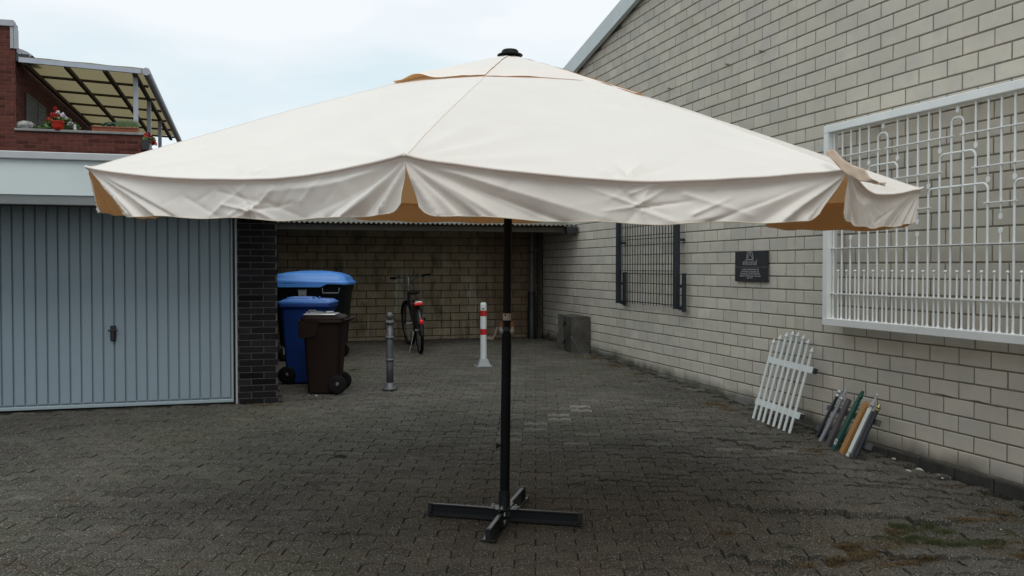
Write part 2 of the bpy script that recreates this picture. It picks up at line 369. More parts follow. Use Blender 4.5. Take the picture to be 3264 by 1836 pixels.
class MB:
    """collects shapes (world or local coordinates) into one mesh"""
    def __init__(s): s.v = []; s.f = []; s.sm = []; s.mi = []; s.att = {}
    def add(s, vs_, fs, smooth=False, mi=0, **att):
        n = len(s.v); s.v += [tuple(p) for p in vs_]
        for f in fs:
            s.f.append(tuple(i + n for i in f)); s.sm.append(smooth); s.mi.append(mi)
            for k, val in att.items(): s.att.setdefault(k, {})[len(s.f) - 1] = val
        return s
    def box(s, lo, hi, M=None, c=0.0, **k):
        x0, y0, z0 = lo; x1, y1, z1 = hi
        if c <= 0:
            v = [Vector(p) for p in ((x0,y0,z0),(x1,y0,z0),(x1,y1,z0),(x0,y1,z0),(x0,y0,z1),(x1,y0,z1),(x1,y1,z1),(x0,y1,z1))]
            f = [(0,3,2,1),(4,5,6,7),(0,1,5,4),(1,2,6,5),(2,3,7,6),(3,0,4,7)]
        else:
            v = []; 
            def ring(z, i):
                return [(x0+i+ (0), y0+c+i*0, z),(x0+c,y0+i,z),(x1-c,y0+i,z),(x1-i,y0+c,z),(x1-i,y1-c,z),(x1-c,y1-i,z),(x0+c,y1-i,z),(x0+i,y1-c,z)]
            rings = [ring(z0, c*0.7), ring(z0+c, 0), ring(z1-c, 0), ring(z1, c*0.7)]
            v = [Vector(p) for r in rings for p in r]
            f = [tuple(reversed(range(8))), tuple(range(24, 32))]
            for j in range(3):
                for i in range(8): f.append((j*8+i, j*8+(i+1)%8, (j+1)*8+(i+1)%8, (j+1)*8+i))
        if M is not None: v = [M @ p for p in v]
        return s.add(v, f, **k)
    def prism(s, poly, h0, h1, M=None, axis='z', **k):
        n = len(poly)
        def mk(p, h):
            return {'z': Vector((p[0], p[1], h)), 'y': Vector((p[0], h, p[1])), 'x': Vector((h, p[0], p[1]))}[axis]
        v = [mk(p, h0) for p in poly] + [mk(p, h1) for p in poly]
        f = [tuple(reversed(range(n))), tuple(range(n, 2*n))] + [(i, (i+1)%n, n+(i+1)%n, n+i) for i in range(n)]
        if M is not None: v = [M @ p for p in v]
        return s.add(v, f, **k)
    def tube(s, pts, r, n=8, closed=False, caps=True, smooth=True, flat=1.0, **k):
        pts = [Vector(p) for p in pts]; m = len(pts)
        rs = r if isinstance(r, (list, tuple)) else [r] * m
        v = []; prev = None
        for i, p in enumerate(pts):
            if closed: d = pts[(i+1) % m] - pts[i-1]
            else: d = pts[min(i+1, m-1)] - pts[max(i-1, 0)]
            d.normalize()
            if prev is None:
                a = Vector((0,0,1)) if abs(d.z) < 0.9 else Vector((1,0,0))
                u = d.cross(a).normalized()
            else: u = (prev - d * prev.dot(d)).normalized()
            prev = u; w = d.cross(u)
            for j in range(n):
                an = 2*math.pi*j/n
                v.append(p + (u*math.cos(an) + w*math.sin(an)*flat) * rs[i])
        f = []
        for i in range(m if closed else m-1):
            i2 = (i+1) % m
            for j in range(n): f.append((i*n+j, i*n+(j+1)%n, i2*n+(j+1)%n, i2*n+j))
        s.add(v, f, smooth=smooth, **k)
        if caps and not closed:
            s.add(v[:n], [tuple(reversed(range(n)))], **k); s.add(v[-n:], [tuple(range(n))], **k)
        return s
    def lathe(s, prof, org=(0,0,0), n=20, M=None, smooth=True, **k):
        """prof: (radius, z) list"""
        o = Vector(org); v = []
        for (r, z) in prof:
            for j in range(n):
                a = 2*math.pi*j/n; p = Vector((r*math.cos(a), r*math.sin(a), z)) + o
                v.append(M @ p if M is not None else p)
        f = []
        for i in range(len(prof)-1):
            for j in range(n): f.append((i*n+j, i*n+(j+1)%n, (i+1)*n+(j+1)%n, (i+1)*n+j))
        f.append(tuple(reversed(range(n)))); f.append(tuple(range((len(prof)-1)*n, len(prof)*n)))
        return s.add(v, f, smooth=smooth, **k)
    def mesh(s, name, mats):
        me = bpy.data.meshes.new(name); me.from_pydata(s.v, [], s.f)
        me.polygons.foreach_set('use_smooth', s.sm)
        me.polygons.foreach_set('material_index', s.mi)
        for m in (mats if isinstance(mats, (list, tuple)) else [mats]): me.materials.append(m)
        for k, d in s.att.items():
            a = me.attributes.new(k, 'FLOAT', 'FACE')
            a.data.foreach_set('value', [float(d.get(i, 0.0)) for i in range(len(s.f))])
        me.update()
        return me
    def build(s, name, mats, parent=None, loc=None):
        o = bpy.data.objects.new(name, s.mesh(name, mats)); link(o)
        if parent is not None: o.parent = parent
        if loc is not None: o.location = loc
        return o

def seated(o, par):
    """parent o (built in world coordinates) to par without moving it"""
    o.parent = par; o.matrix_parent_inverse = world_of(par).inverted(); return o

def world_of(o):
    m = Matrix.LocRotScale(o.location, o.rotation_euler, o.scale)
    if o.parent is not None: m = world_of(o.parent) @ o.matrix_parent_inverse @ m
    return m

def W(mb, name, mats, par):
    """build a mesh given in world coordinates as a part of par"""
    return seated(mb.build(name, mats), par)

def copy_tree(o, parent=None):
    c = o.copy(); COL.objects.link(c)
    if parent is not None: c.parent = parent
    for ch in [k for k in bpy.data.objects if k.parent == o]: copy_tree(ch, c)
    return c

def ico_pts(n, r, rn): 
    out = []
    for _ in range(n):
        z = rn.uniform(-1, 1); a = rn.uniform(0, 6.283); q = math.sqrt(1-z*z)
        out.append(Vector((q*math.cos(a), q*math.sin(a), z)) * r)
    return out

def brick_geo(L, h, c=0.004, d=0.03, jag=0.0, rn=None):
    """a brick whose front looks to -y: chamfered face, sides running back to d"""
    x, z = L/2, h/2
    def j(): return rn.uniform(-jag, jag) if jag else 0.0
    fr = [(-x+c+j(), 0, -z+c+j()), (x-c+j(), 0, -z+c+j()), (x-c+j(), 0, z-c+j()), (-x+c+j(), 0, z-c+j())]
    mid = [(-x, c, -z), (x, c, -z), (x, c, z), (-x, c, z)]
    bk = [(-x, d, -z), (x, d, -z), (x, d, z), (-x, d, z)]
    v = [Vector(p) for p in fr + mid + bk]
    f = [(0,1,2,3)]
    for a, b in ((0, 4), (4, 8)):
        for i in range(4): f.append((a+i, b+i, b+(i+1)%4, a+(i+1)%4))
    f.append((11, 10, 9, 8))
    return v, f

def proj(p):
    q = CW.transposed() @ (p - EYE)
    if q.z > -0.1: return None
    return (CX - q.x / q.z * FPX, CY + q.y / q.z * FPX, -q.z)

_cache = {}
def lay(par, rows, Mw, material, name='brick', limit=300, jag=0.0006, c=0.004, d=0.03, prefer=None):
    """rows: list of (u, z, L, h); Mw maps local (u, 0, z), front to -y, into the world.
    the `limit` that show largest become single parts with shared meshes, the rest one part"""
    sc = []
    for it in rows:
        p = Mw @ Vector((it[0], 0, it[1])); q = proj(p); s = 0
        if q and -60 < q[0] < 3324 and -60 < q[1] < 1896:
            s = it[2] * it[3] / q[2] ** 2
            if prefer and not prefer(q): s *= 0.001
        sc.append(s)
    order = sorted(range(len(rows)), key=lambda i: -sc[i])
    single = set(order[:limit]) if len(rows) > limit else set(order)
    big = MB()
    for i, (u, z, L, h) in enumerate(rows):
        off = rnd.uniform(-0.0016, 0.0016); tn = rnd.gauss(0, 0.5); rz = rnd.uniform(-0.004, 0.004)
        T = Mw @ Matrix.Translation((u, off, z)) @ Matrix.Rotation(rz, 4, 'Y')
        if i in single:
            k = (name, material.name, round(L, 2), round(h, 3), rnd.randrange(9))
            if k not in _cache:
                vv, ff = brick_geo(L, h, c, d, jag, rnd)
                _cache[k] = MB().add(vv, ff, tone=tn).mesh(name, material)
            o = bpy.data.objects.new(name, _cache[k]); link(o)
            o.parent = par
            o.matrix_parent_inverse = Matrix.Identity(4)
            o.matrix_local = world_of(par).inverted() @ T
        else:
            vv, ff = brick_geo(L, h, c, d, jag, rnd)
            big.add([T @ p for p in vv], ff, tone=tn)
    if big.f:
        o = W(big, name + '_courses', material, par); o['kind'] = 'stuff'
    return len(single)

def courses(u0, u1, z0, z1, L, h, j, phase=0.0, top=None, bot=None):
    """running bond between u0..u1 and z0..z1, cut at the ends"""
    out = []; n = int(math.ceil((z1 - z0) / h - 1e-6))
    for r in range(n):
        zb = z0 + r*h; zt = min(zb + h, z1)
        if zt - zb < 0.02: continue
        st = u0 + ((phase + (L/2 if r % 2 else 0)) % L) - L
        u = st
        while u < u1 - 1e-6:
            a, b = max(u, u0), min(u + L, u1)
            if b - a > 0.03: out.append(((a+b)/2, (zb+zt)/2, b - a - j, zt - zb - j))
            u += L
    return out

# ================================================================== GROUND
g = MB()
for (a, b, c_, d_) in ((-300, 300, -300, 300),):
    n = 12
    vs_ = [(a + (b-a)*i/n, c_ + (d_-c_)*j/n, -0.55) for j in range(n+1) for i in range(n+1)]
    g.add(vs_, [(j*(n+1)+i, j*(n+1)+i+1, (j+1)*(n+1)+i+1, (j+1)*(n+1)+i) for j in range(n) for i in range(n)])
tag(g.build('ground', M_earth), kind='structure')

YX0, YX1, YY0, YY1 = -8.0, 5.0, -3.0, 15.0
bed = MB(); nx, ny = 66, 90
vs_ = []
for j in range(ny+1):
    for i in range(nx+1):
        x = YX0 + (YX1-YX0)*i/nx; y = YY0 + (YY1-YY0)*j/ny
        vs_.append((x, y, gbase(x, y) - 0.0055 - 0.010*sm(1.5, 3.5, x)*sm(9, 7, y)))
bed.add(vs_, [(j*(nx+1)+i, j*(nx+1)+i+1, (j+1)*(nx+1)+i+1, (j+1)*(nx+1)+i) for j in range(ny) for i in range(nx)], smooth=True)
yard = tag(bed.build('paved_yard', M_bed), kind='structure')

PL, PW, PA = 0.225, 0.1125, 0.017
def paver_pts(s):
    q = PL / 4
    lo = [(-2*q, -PA), (-q, PA), (0, -PA), (q, PA), (2*q, -PA)]
    g2 = 0.0016
    bot = [(x * (1 - 2*g2/PL), y - PW/2 + g2) for x, y in lo]
    top = [(x * (1 - 2*g2/PL), y + PW/2 - g2) for x, y in reversed(lo)]
    return [(x*s, y*s) for x, y in bot + top]
PT = paver_pts(1.0); PTI = [(x*0.975, y*0.955 if abs(y) > 0.03 else y*0.9) for x, y in PT]
def paver_geo():
    n = len(PT)
    v = [Vector((x, y, 0)) for x, y in PTI] + [Vector((x, y, -0.0028)) for x, y in PT] + [Vector((x, y, -0.05)) for x, y in PT]
    f = [tuple(range(n))]
    for a in (0, n):
        for i in range(n): f.append((a+i, a+n+i, a+n+(i+1) % n, a+(i+1) % n))
    return v, f
PV, PF = paver_geo()
line_a, line_b = onG(1855, 1298), onG(1600, 1412)
def heave(x, y):
    """how badly the stones have been lifted by roots along a few lines near the wall"""
    v = 0.0
    for (ax, ay, bx, by, w, hgt) in HEAVE:
        dx, dy = bx-ax, by-ay; L2 = dx*dx+dy*dy
        t = max(0, min(1, ((x-ax)*dx + (y-ay)*dy)/L2))
        wob = 0.10 * noise.noise(Vector((x*3, y*3, 1.7)))
        d = (x-ax-t*dx)*(-dy) + (y-ay-t*dy)*dx
        d = d / math.sqrt(L2) + wob
        # a step: stones on the far side rise, then fall away slowly
        e = (x-ax)*(dx)+(y-ay)*dy
        if 0 <= t <= 1 and -0.02*math.sqrt(L2) <= e/math.sqrt(L2) <= 1.02*math.sqrt(L2):
            k = math.sin(math.pi*max(0.02, min(0.98, t))) ** 0.5
            if d > 0: v += hgt * k * math.exp(-d / w)
    return v
def seg(p, q, w, h):
    a, b = onG(*p), onG(*q)
    if b.x < a.x: a, b = b, a
    return (a.x, a.y, b.x, b.y, w, h)
HEAVE = [seg((2300, 1605), (3120, 1700), 0.22, 0.046), seg((2330, 1790), (2780, 1800), 0.2, 0.040),
         seg((2780, 1800), (3264, 1790), 0.22, 0.048), seg((1880, 1520), (2090, 1550), 0.15, 0.016),
         seg((2250, 1395), (2450, 1430), 0.15, 0.022), seg((2640, 1525), (2830, 1545), 0.15, 0.014),
         seg((2050, 1330), (2230, 1345), 0.15, 0.010), seg((1700, 1740), (1990, 1790), 0.15, 0.012),
         seg((1960, 1640), (2140, 1660), 0.15, 0.012), seg((900, 1700), (1250, 1690), 0.2, 0.008),
         seg((2850, 1450), (3200, 1620), 0.3, 0.02)]
pav = []
rot = R_(-18.0)
cr, sr = math.cos(rot), math.sin(rot)
for r in range(-60, 200):
    for k in range(-60, 60):
        lx = k*PL + (PL/2 if r % 2 else 0); ly = r*PW
        x, y = cr*lx - sr*ly, sr*lx + cr*ly
        if not (YX0 + 0.1 < x < YX1 - 0.07 and YY0 + 0.1 < y < YY1 - 0.1): continue
        if y > 9.56 and x < 0.30: continue
        pav.append((x, y))
def pav_tf(x, y):
    e = 0.05
    z = gbase(x, y)
    hv = heave(x, y)
    nearw = sm(2.0, 4.2, x) * sm(8.5, 5.5, y)
    jz = rnd.gauss(0, 0.0017 + 0.0035*nearw)
    gx = (gbase(x+e, y) - gbase(x-e, y)) / (2*e); gy = (gbase(x, y+e) - gbase(x, y-e)) / (2*e)
    hx = (heave(x+0.1, y) - heave(x-0.1, y)) * 1.2; hy = (heave(x, y+0.1) - heave(x, y-0.1)) * 0.6
    hx = max(-0.10, min(0.10, hx)); hy = max(-0.16, min(0.16, hy))
    ty = gy + hy + rnd.gauss(0, 0.010 + 0.022*nearw); tx = gx + hx + rnd.gauss(0, 0.005 + 0.018*nearw)
    Rm = Matrix.Rotation(ty, 4, 'X') @ Matrix.Rotation(-tx, 4, 'Y') @ Matrix.Rotation(rot + rnd.gauss(0, 0.006 + 0.02*nearw), 4, 'Z')
    return Matrix.Translation((x, y, z + hv + jz)) @ Rm @ Matrix.Diagonal((rnd.uniform(0.97, 1.003), rnd.uniform(0.955, 1.003), 1, 1))
def pav_look(x, y):
    tn = rnd.gauss(0, 0.55) + (0.5 if rnd.random() < 0.06 else 0)
    dx, dy = line_b.x - line_a.x, line_b.y - line_a.y
    L = math.hypot(dx, dy); d = abs((x-line_a.x)*dy - (y-line_a.y)*dx)/L
    t = ((x-line_a.x)*dx + (y-line_a.y)*dy)/L/L
    pt = 0.0
    if (round(x, 3), round(y, 3)) in PAINTED: pt = 0.8 - 0.55*t
    elif x > 1.9 and 6.3 < y < 9.5 and rnd.random() < 0.045: pt = rnd.uniform(0.1, 0.4)
    return tn, pt
PAINTED = set(); _best = {}
_L = math.hypot(line_b.x-line_a.x, line_b.y-line_a.y)
for x, y in pav:
    dx, dy = line_b.x - line_a.x, line_b.y - line_a.y
    d = abs((x-line_a.x)*dy - (y-line_a.y)*dx)/_L; t = ((x-line_a.x)*dx + (y-line_a.y)*dy)/_L/_L
    row = round((-sr*x + cr*y)/PW)
    if -0.05 < t < 1.02 and d < 0.14 and d < _best.get(row, (9,))[0]: _best[row] = (d, (round(x, 3), round(y, 3)))
PAINTED = set(v[1] for k_, v in _best.items() if k_ % 2 == 0)
vis = []
for i, (x, y) in enumerate(pav):
    q = proj(Vector((x, y, gbase(x, y))))
    if q and 0 < q[0] < 3264 and q[1] < 1850 and q[1] > 0: vis.append((q[2], i))
vis.sort()
single = set(i for _, i in vis[:300])
pmesh = {}
field = MB()
for i, (x, y) in enumerate(pav):
    T = pav_tf(x, y); tn, pt = pav_look(x, y)
    if i in single:
        k = rnd.randrange(10)
        if k not in pmesh: pmesh[k] = MB().add(PV, PF, tone=tn, paint=0.0).mesh('paver', M_paver)
        o = bpy.data.objects.new('paver', pmesh[k]); link(o); o.parent = yard; o.matrix_local = T
    else:
        field.add([T @ p for p in PV], PF, tone=tn, paint=pt)
o = W(field, 'paver_field', M_paver, yard); o['kind'] = 'stuff'

# ================================================================== WAREHOUSE (right)
wh = tag(empty('warehouse', (5.6, 6.5, 0)), 'tall sand-coloured block gable wall of a warehouse along the right side of the yard', 'building')
TA, TB = onX(2044, 0, 4.97), onX(1841, 229, 4.97)
gs = (TA.z - TB.z) / (TA.y - TB.y)
def gz(y): return TB.z + gs * (y - TB.y)
XW = 5.0
b = MB()
b.add([(XW+0.006, 15.3, -0.5), (XW+0.006, -6, -0.5), (XW+0.006, -6, gz(-6)+0.05), (XW+0.006, 15.3, gz(15.3)+0.05),
       (XW+0.3, 15.3, -0.5), (XW+0.3, -6, -0.5), (XW+0.3, -6, gz(-6)+0.05), (XW+0.3, 15.3, gz(15.3)+0.05)],
      [(0,3,2,1), (4,5,6,7), (0,1,5,4), (1,2,6,5), (2,3,7,6), (3,0,4,7)])
W(b, 'wall', M_mortar, wh)
BL, BH = 0.2945, 0.1245
MR = Matrix.Translation((XW, 0, 0)) @ Matrix.Rotation(-math.pi/2, 4, 'Z')
z00 = 0.217 - 2*BH
rows = courses(-15.0, 5.0, z00, 8.2, BL, BH, 0.0125, phase=(-7.48 - (-15.0)) % BL)
cut = []
for (u, z, L, h) in rows:
    y = -u
    if z - h/2 > gz(y) - 0.02: continue
    if z + h/2 > gz(y + L/2) + 0.05 and z - h/2 > gz(y) - 0.02: continue
    if z + h/2 < gbase(4.9, y) - 0.15: continue
    # the slit of the expansion joint splits the stones that bridge it
    if abs(y - 7.48) < L/2 - 0.03:
        a0, a1 = u - L/2, u + L/2
        cut.append(((a0 + -7.483)/2, z, -7.483 - a0, h)); cut.append(((a1 - 7.477)/2, z, a1 + 7.477, h))
    else: cut.append((u, z, L, h))
lay(wh, cut, MR, M_block, 'block', 300, jag=0.0024, c=0.0035, prefer=lambda q: not (q[0] < 2000 and q[1] > 200 and q[1] < 700))
# plinth
prow = courses(-12.0, 4.0, -0.42, 0.215, 0.36, 0.26, 0.008, 0.1)
lay(wh, prow, Matrix.Translation((XW - 0.028, 0, 0)) @ Matrix.Rotation(-math.pi/2, 4, 'Z'), M_plinth, 'plinth_block', 300, jag=0.004, c=0.008, d=0.028)
# verge trim and roof
M_verge = mat('verge_sheet', (0.60, 0.66, 0.66), 0.5, 0.06, 2, 0.05, 60)
t = MB(); yy0, yy1 = 16.2, -6.0
for (x0, x1, dz0, dz1) in ((4.90, 4.965, -0.0, 0.235),):
    t.add([(x0, yy0, gz(yy0)+dz0), (x0, yy1, gz(yy1)+dz0), (x0, yy1, gz(yy1)+dz1), (x0, yy0, gz(yy0)+dz1),
           (x1, yy0, gz(yy0)+dz0), (x1, yy1, gz(yy1)+dz0), (x1, yy1, gz(yy1)+dz1), (x1, yy0, gz(yy0)+dz1)],
          [(0,3,2,1), (4,5,6,7), (0,1,5,4), (1,2,6,5), (2,3,7,6), (3,0,4,7)])
W(t, 'verge_trim', M_verge, wh)
t = MB()
t.add([(4.965, yy0, gz(yy0)+0.06), (4.965, yy1, gz(yy1)+0.06), (4.965, yy1, gz(yy1)+0.22), (4.965, yy0, gz(yy0)+0.22),
       (14, yy0, gz(yy0)+0.06), (14, yy1, gz(yy1)+0.06), (14, yy1, gz(yy1)+0.22), (14, yy0, gz(yy0)+0.22)],
      [(0,3,2,1), (4,5,6,7), (0,1,5,4), (1,2,6,5), (2,3,7,6), (3,0,4,7)])
W(t, 'roof', M_sheet, wh)
t = MB(); t.box((5.3, 15.25, -0.5), (14, 15.3, gz(15.3))); t.box((13.95, -6, -0.5), (14, 15.25, gz(-6)+0.04)); t.box((5.3, -6, -0.5), (13.95, -5.95, gz(-6)))
W(t, 'rear_walls', M_mortar, wh)
# nails and scratches
for (x, y, dx, dy) in ((2420, 162, 14, 2), (2314, 204, 8, 1), (2128, 281, 8, 1)):
    p, q = onX(x, y, 4.995), onX(x+dx, y+dy, 4.95)
    W(MB().tube([p, q], 0.006, 6), 'nail', M_darkmetal, wh)
for pts in (((2978, 1252), (3005, 1258), (3036, 1265)), ((3095, 1275), (3120, 1279), (3150, 1289)), ((3157, 1292), (3182, 1298))):
    P = [onX(x, y, 4.9985) for x, y in pts]
    W(MB().tube(P, [0.001] + [0.0032]*(len(P)-2) + [0.001], 6) if len(P) > 2 else MB().tube(P, 0.0015, 6), 'gouge', M_darkmetal, wh)

# ================================================================== REAR WALL
rw = tag(empty('rear_wall', (2.6, 15.2, 0.4)), 'dark stained block wall closing the back of the yard behind the bicycle', 'wall')
t = MB(); t.box((-0.6, 15.008, -0.4), (5.0, 15.25, 2.62)); W(t, 'wall', M_rmortar, rw)
rrows = courses(-0.3, 4.992, 2.42 - 16*0.1265, 2.42, 0.314, 0.1265, 0.011, 0.05)
lay(rw, rrows, Matrix.Translation((0, 15.0, 0)), M_rear, 'block', 300, jag=0.003, c=0.006)

# lean-to roof over the back
lt = tag(empty('lean_to_roof', (2.7, 14.1, 2.3)), 'low corrugated lean-to roof running along the rear wall', 'roof')
zf = onY(1300, 712, 13.27).z
xr = onX(1842, 735, 4.99)
t = MB(); n = 66*8; x0_, x1_ = 0.36, 4.985; vs_ = []
for i in range(n+1):
    x = x0_ + (x1_-x0_)*i/n; w = 0.013*math.sin(2*math.pi*(x-x0_)/0.0725)
    for (y, z) in ((13.22, zf+w), (15.6, zf+0.26+w), (13.22, zf+w-0.004), (15.6, zf+0.256+w)): vs_.append((x, y, z))
fs = []
for i in range(n):
    a, b2 = i*4, i*4+4
    fs += [(a, b2, b2+1, a+1), (a+3, b2+3, b2+2, a+2), (a, a+2, b2+2, b2)]
t.add(vs_, fs, smooth=True)
M_corr = mat('fibre_cement_sheet', (0.15, 0.145, 0.12), 0.85, 0.35, 9, 0.5, 60, dirt=(6, 0.5, 0.8))
W(t, 'corrugated_sheet', M_corr, lt)
t = MB(); t.box((0.38, 13.33, zf-0.105), (4.98, 13.43, zf-0.022), c=0.004); W(t, 'beam', M_rafter, lt)
for x in (0.9, 1.9, 2.9, 3.9, 4.85):
    t = MB(); v0, v1 = 13.43, 15.0
    t.add([(x, v0, zf-0.08), (x+0.06, v0, zf-0.08), (x+0.06, v0, zf-0.02), (x, v0, zf-0.02),
           (x, v1, zf+0.09), (x+0.06, v1, zf+0.09), (x+0.06, v1, zf+0.16), (x, v1, zf+0.16)],
          [(0,1,2,3), (7,6,5,4), (0,4,5,1), (1,5,6,2), (2,6,7,3), (3,7,4,0)])
    W(t, 'rafter', M_rafter, lt)
t = MB(); t.box((4.80, 13.20, zf-0.13), (4.97, 13.32, zf-0.02), c=0.01); W(t, 'gutter_end', M_darkmetal, lt)

# downpipes in the corner
dp = tag(empty('downpipe', onX(1712, 1085, 4.8).to_tuple()), 'grey downpipe with a black lower sleeve in the back right corner', 'pipe')
px, py = 4.72, 14.75
pz = gbase(px, py)
W(MB().tube([(px, py, pz+0.75), (px, py, zf+0.10)], 0.045, 16), 'pipe', M_zinc, dp)
W(MB().tube([(px, py, pz-0.02), (px, py, pz+0.52), (px, py, pz+0.53), (px, py, pz+0.80)], [0.075, 0.075, 0.066, 0.066], 16), 'sleeve', M_blackpl, dp)
t = MB()
for z in (pz+1.45,): t.tube([(px, py, z), (px, py, z+0.03)], 0.05, 16)
W(t, 'clamp', M_darkmetal, dp)
d2 = tag(empty('downpipe', (4.9, 14.85, pz)), 'slim pale pipe right beside the grey downpipe in the corner', 'pipe')
W(MB().tube([(4.90, 14.9, pz), (4.90, 14.9, zf+0.02)], 0.028, 12), 'pipe', M_conc, d2)

# ================================================================== REAR HOUSE (seen between canopy and lean-to)
rh = tag(empty('rear_house', (2.2, 18.6, 0)), 'brown house with a white framed window, mostly hidden behind the canopy and rear wall', 'building')
ws = onY(1000, 706, 18.6).z; wx0 = onY(998, 700, 18.6).x; wx1 = onY(1800, 690, 18.6).x
t = MB(); t.box((-1.15, 18.6, -0.5), (wx0, 18.8, 3.7)); t.box((wx0, 18.6, -0.5), (wx1, 18.8, ws)); t.box((wx1, 18.6, -0.5), (9, 18.8, 3.7))
t.box((wx0, 18.6, 3.3), (wx1, 18.8, 3.7)); t.box((-1.15, 18.8, -0.5), (-1.0, 22, 3.7)); t.box((-1.0, 21.9, -0.5), (9, 22, 3.7))
W(t, 'wall', M_rustwall, rh)
t = MB(); t.box((-1.3, 18.45, 3.7), (9.1, 22.2, 3.82)); W(t, 'roof', M_darkmetal, rh)
wf = MB(); wf.box((wx0, 18.55, ws), (wx1, 18.66, ws+0.075), c=0.006)
wf.box((wx0, 18.57, ws+0.075), (wx0+0.07, 18.66, 3.3), c=0.006); wf.box((wx1-0.07, 18.57, ws+0.075), (wx1, 18.66, 3.3), c=0.006)
wf.box((wx0+0.07, 18.57, 3.23), (wx1-0.07, 18.66, 3.3), c=0.006)
for k in (1, 2): 
    xx = wx0 + (wx1-wx0)*k/3; wf.box((xx-0.03, 18.58, ws+0.075), (xx+0.03, 18.66, 3.23), c=0.006)
wn = W(wf, 'window', M_white, rh)
t = MB(); t.box((wx0+0.05, 18.64, ws+0.05), (wx1-0.05, 18.66, 3.25))
o = t.build('pane', mat('pale_blind', (0.20, 0.25, 0.27), 0.6, 0.1, 3, 0, 60)); seated(o, wn)

# ================================================================== GARAGE (left)
ga = tag(empty('garage', (-2.5, 12.0, 0.3)), 'flat-roofed garage with a blue-grey metal door and a broad pale fascia on the left', 'building')
YG = 9.60
dr = onY(744, 1100, YG + 0.06).x; zb = onY(700, 1283, YG+0.05).z
dl = dr - 2.52
ztop = 2.34
# door
dm = MB(); dm.box((dl, YG+0.075, zb+0.01), (dr, YG+0.10, ztop))
door = W(dm, 'garage_door', M_door, ga)
pn, pit = 25, 0.0992
xx = dr - 0.028
for k in range(pn):
    x1 = xx - k*pit; x0 = x1 - 0.089
    if x0 < dl + 0.02: break
    key = ('panel',)
    if key not in _cache:
        mb = MB()
        a, hgt = 0.089, ztop - zb - 0.06
        # shallow pressed rib: flat crown with sloping flanks
        prof = [(0, 0.022), (0.002, 0.004), (0.006, 0), (a-0.006, 0), (a-0.002, 0.004), (a, 0.022)]
        v = [(u, w, 0) for u, w in prof] + [(u, w, hgt) for u, w in prof]
        m_ = len(prof)
        mb.add(v, [(i, i+1, m_+i+1, m_+i) for i in range(m_-1)] + [tuple(range(m_, 2*m_)), tuple(reversed(range(m_)))])
        _cache[key] = mb.mesh('panel', M_door)
    o = bpy.data.objects.new('panel', _cache[key]); link(o); o.location = (x0, YG+0.0535, zb+0.05); seated(o, door)
t = MB(); t.box((dl, YG+0.042, zb), (dr, YG+0.074, zb+0.032), c=0.004); t.box((dr-0.02, YG+0.042, zb+0.034), (dr, YG+0.074, ztop), c=0.004)
o = t.build('frame_rail', mat('door_rail', (0.30, 0.37, 0.40), 0.4, 0.05, 5, 0.05, 60)); seated(o, door)
h = onY(361, 1062, YG+0.05)
t = MB(); t.box((h.x-0.026, YG+0.032, h.z-0.075), (h.x+0.026, YG+0.052, h.z+0.075), c=0.006)
t.box((h.x-0.016, YG+0.012, h.z-0.068), (h.x+0.016, YG+0.032, h.z+0.03), c=0.006)
t.tube([(h.x-0.042, YG+0.016, h.z+0.028), (h.x+0.042, YG+0.016, h.z+0.028)], 0.009, 8)
o = t.build('handle', M_blackpl); seated(o, door)
# frame, walls
xj0 = onY(753, 1100, YG+0.01).x
t = MB(); t.box((xj0-0.006, YG-0.0, 0.0), (xj0+0.012, YG+0.12, 2.40)); W(t, 'door_jamb', M_sheet, ga)
t = MB(); t.box((dr+0.002, YG+0.10, -0.2), (xj0+0.3, YG+0.13, 2.45)); t.box((dl-0.05, YG+0.05, ztop), (xj0+0.0, YG+0.09, 2.47)); W(t, 'door_recess', M_blackpl, ga)
pxl, pxr = onY(757, 1100, YG-0.04).x, onY(886, 1100, YG-0.04).x
t = MB(); t.box((pxl+0.004, YG-0.034, -0.2), (pxr-0.004, YG+0.1, 2.42)); 
pil = W(t, 'brick_pillar', M_blackmortar, ga)
pr = courses(pxl, pxr, gbase(0.1, 9.5)-0.14, 2.40, 0.245, 0.0655, 0.010, 0.01)
lay(pil, pr, Matrix.Translation((0, YG-0.04, 0)), M_black, 'brick', 300, jag=0.0012, c=0.003, d=0.03)
t = MB(); t.box((pxr-0.012, YG-0.03, -0.3), (pxr-0.002, 15.0, 2.5)); t.box((pxr-0.25, YG+0.13, -0.3), (pxr-0.012, 15.0, 2.5)); W(t, 'side_wall', M_black, ga)
t = MB(); t.box((-8, YG-0.02, -0.4), (dl-0.06, YG+0.2, 2.45)); W(t, 'front_wall', M_black, ga)
t = MB(); t.box((-8, 14.8, -0.4), (pxr-0.25, 15.0, 2.5)); t.box((-8, YG+0.2, -0.4), (-7.8, 14.8, 2.5)); W(t, 'back_wall', M_rustwall, ga)
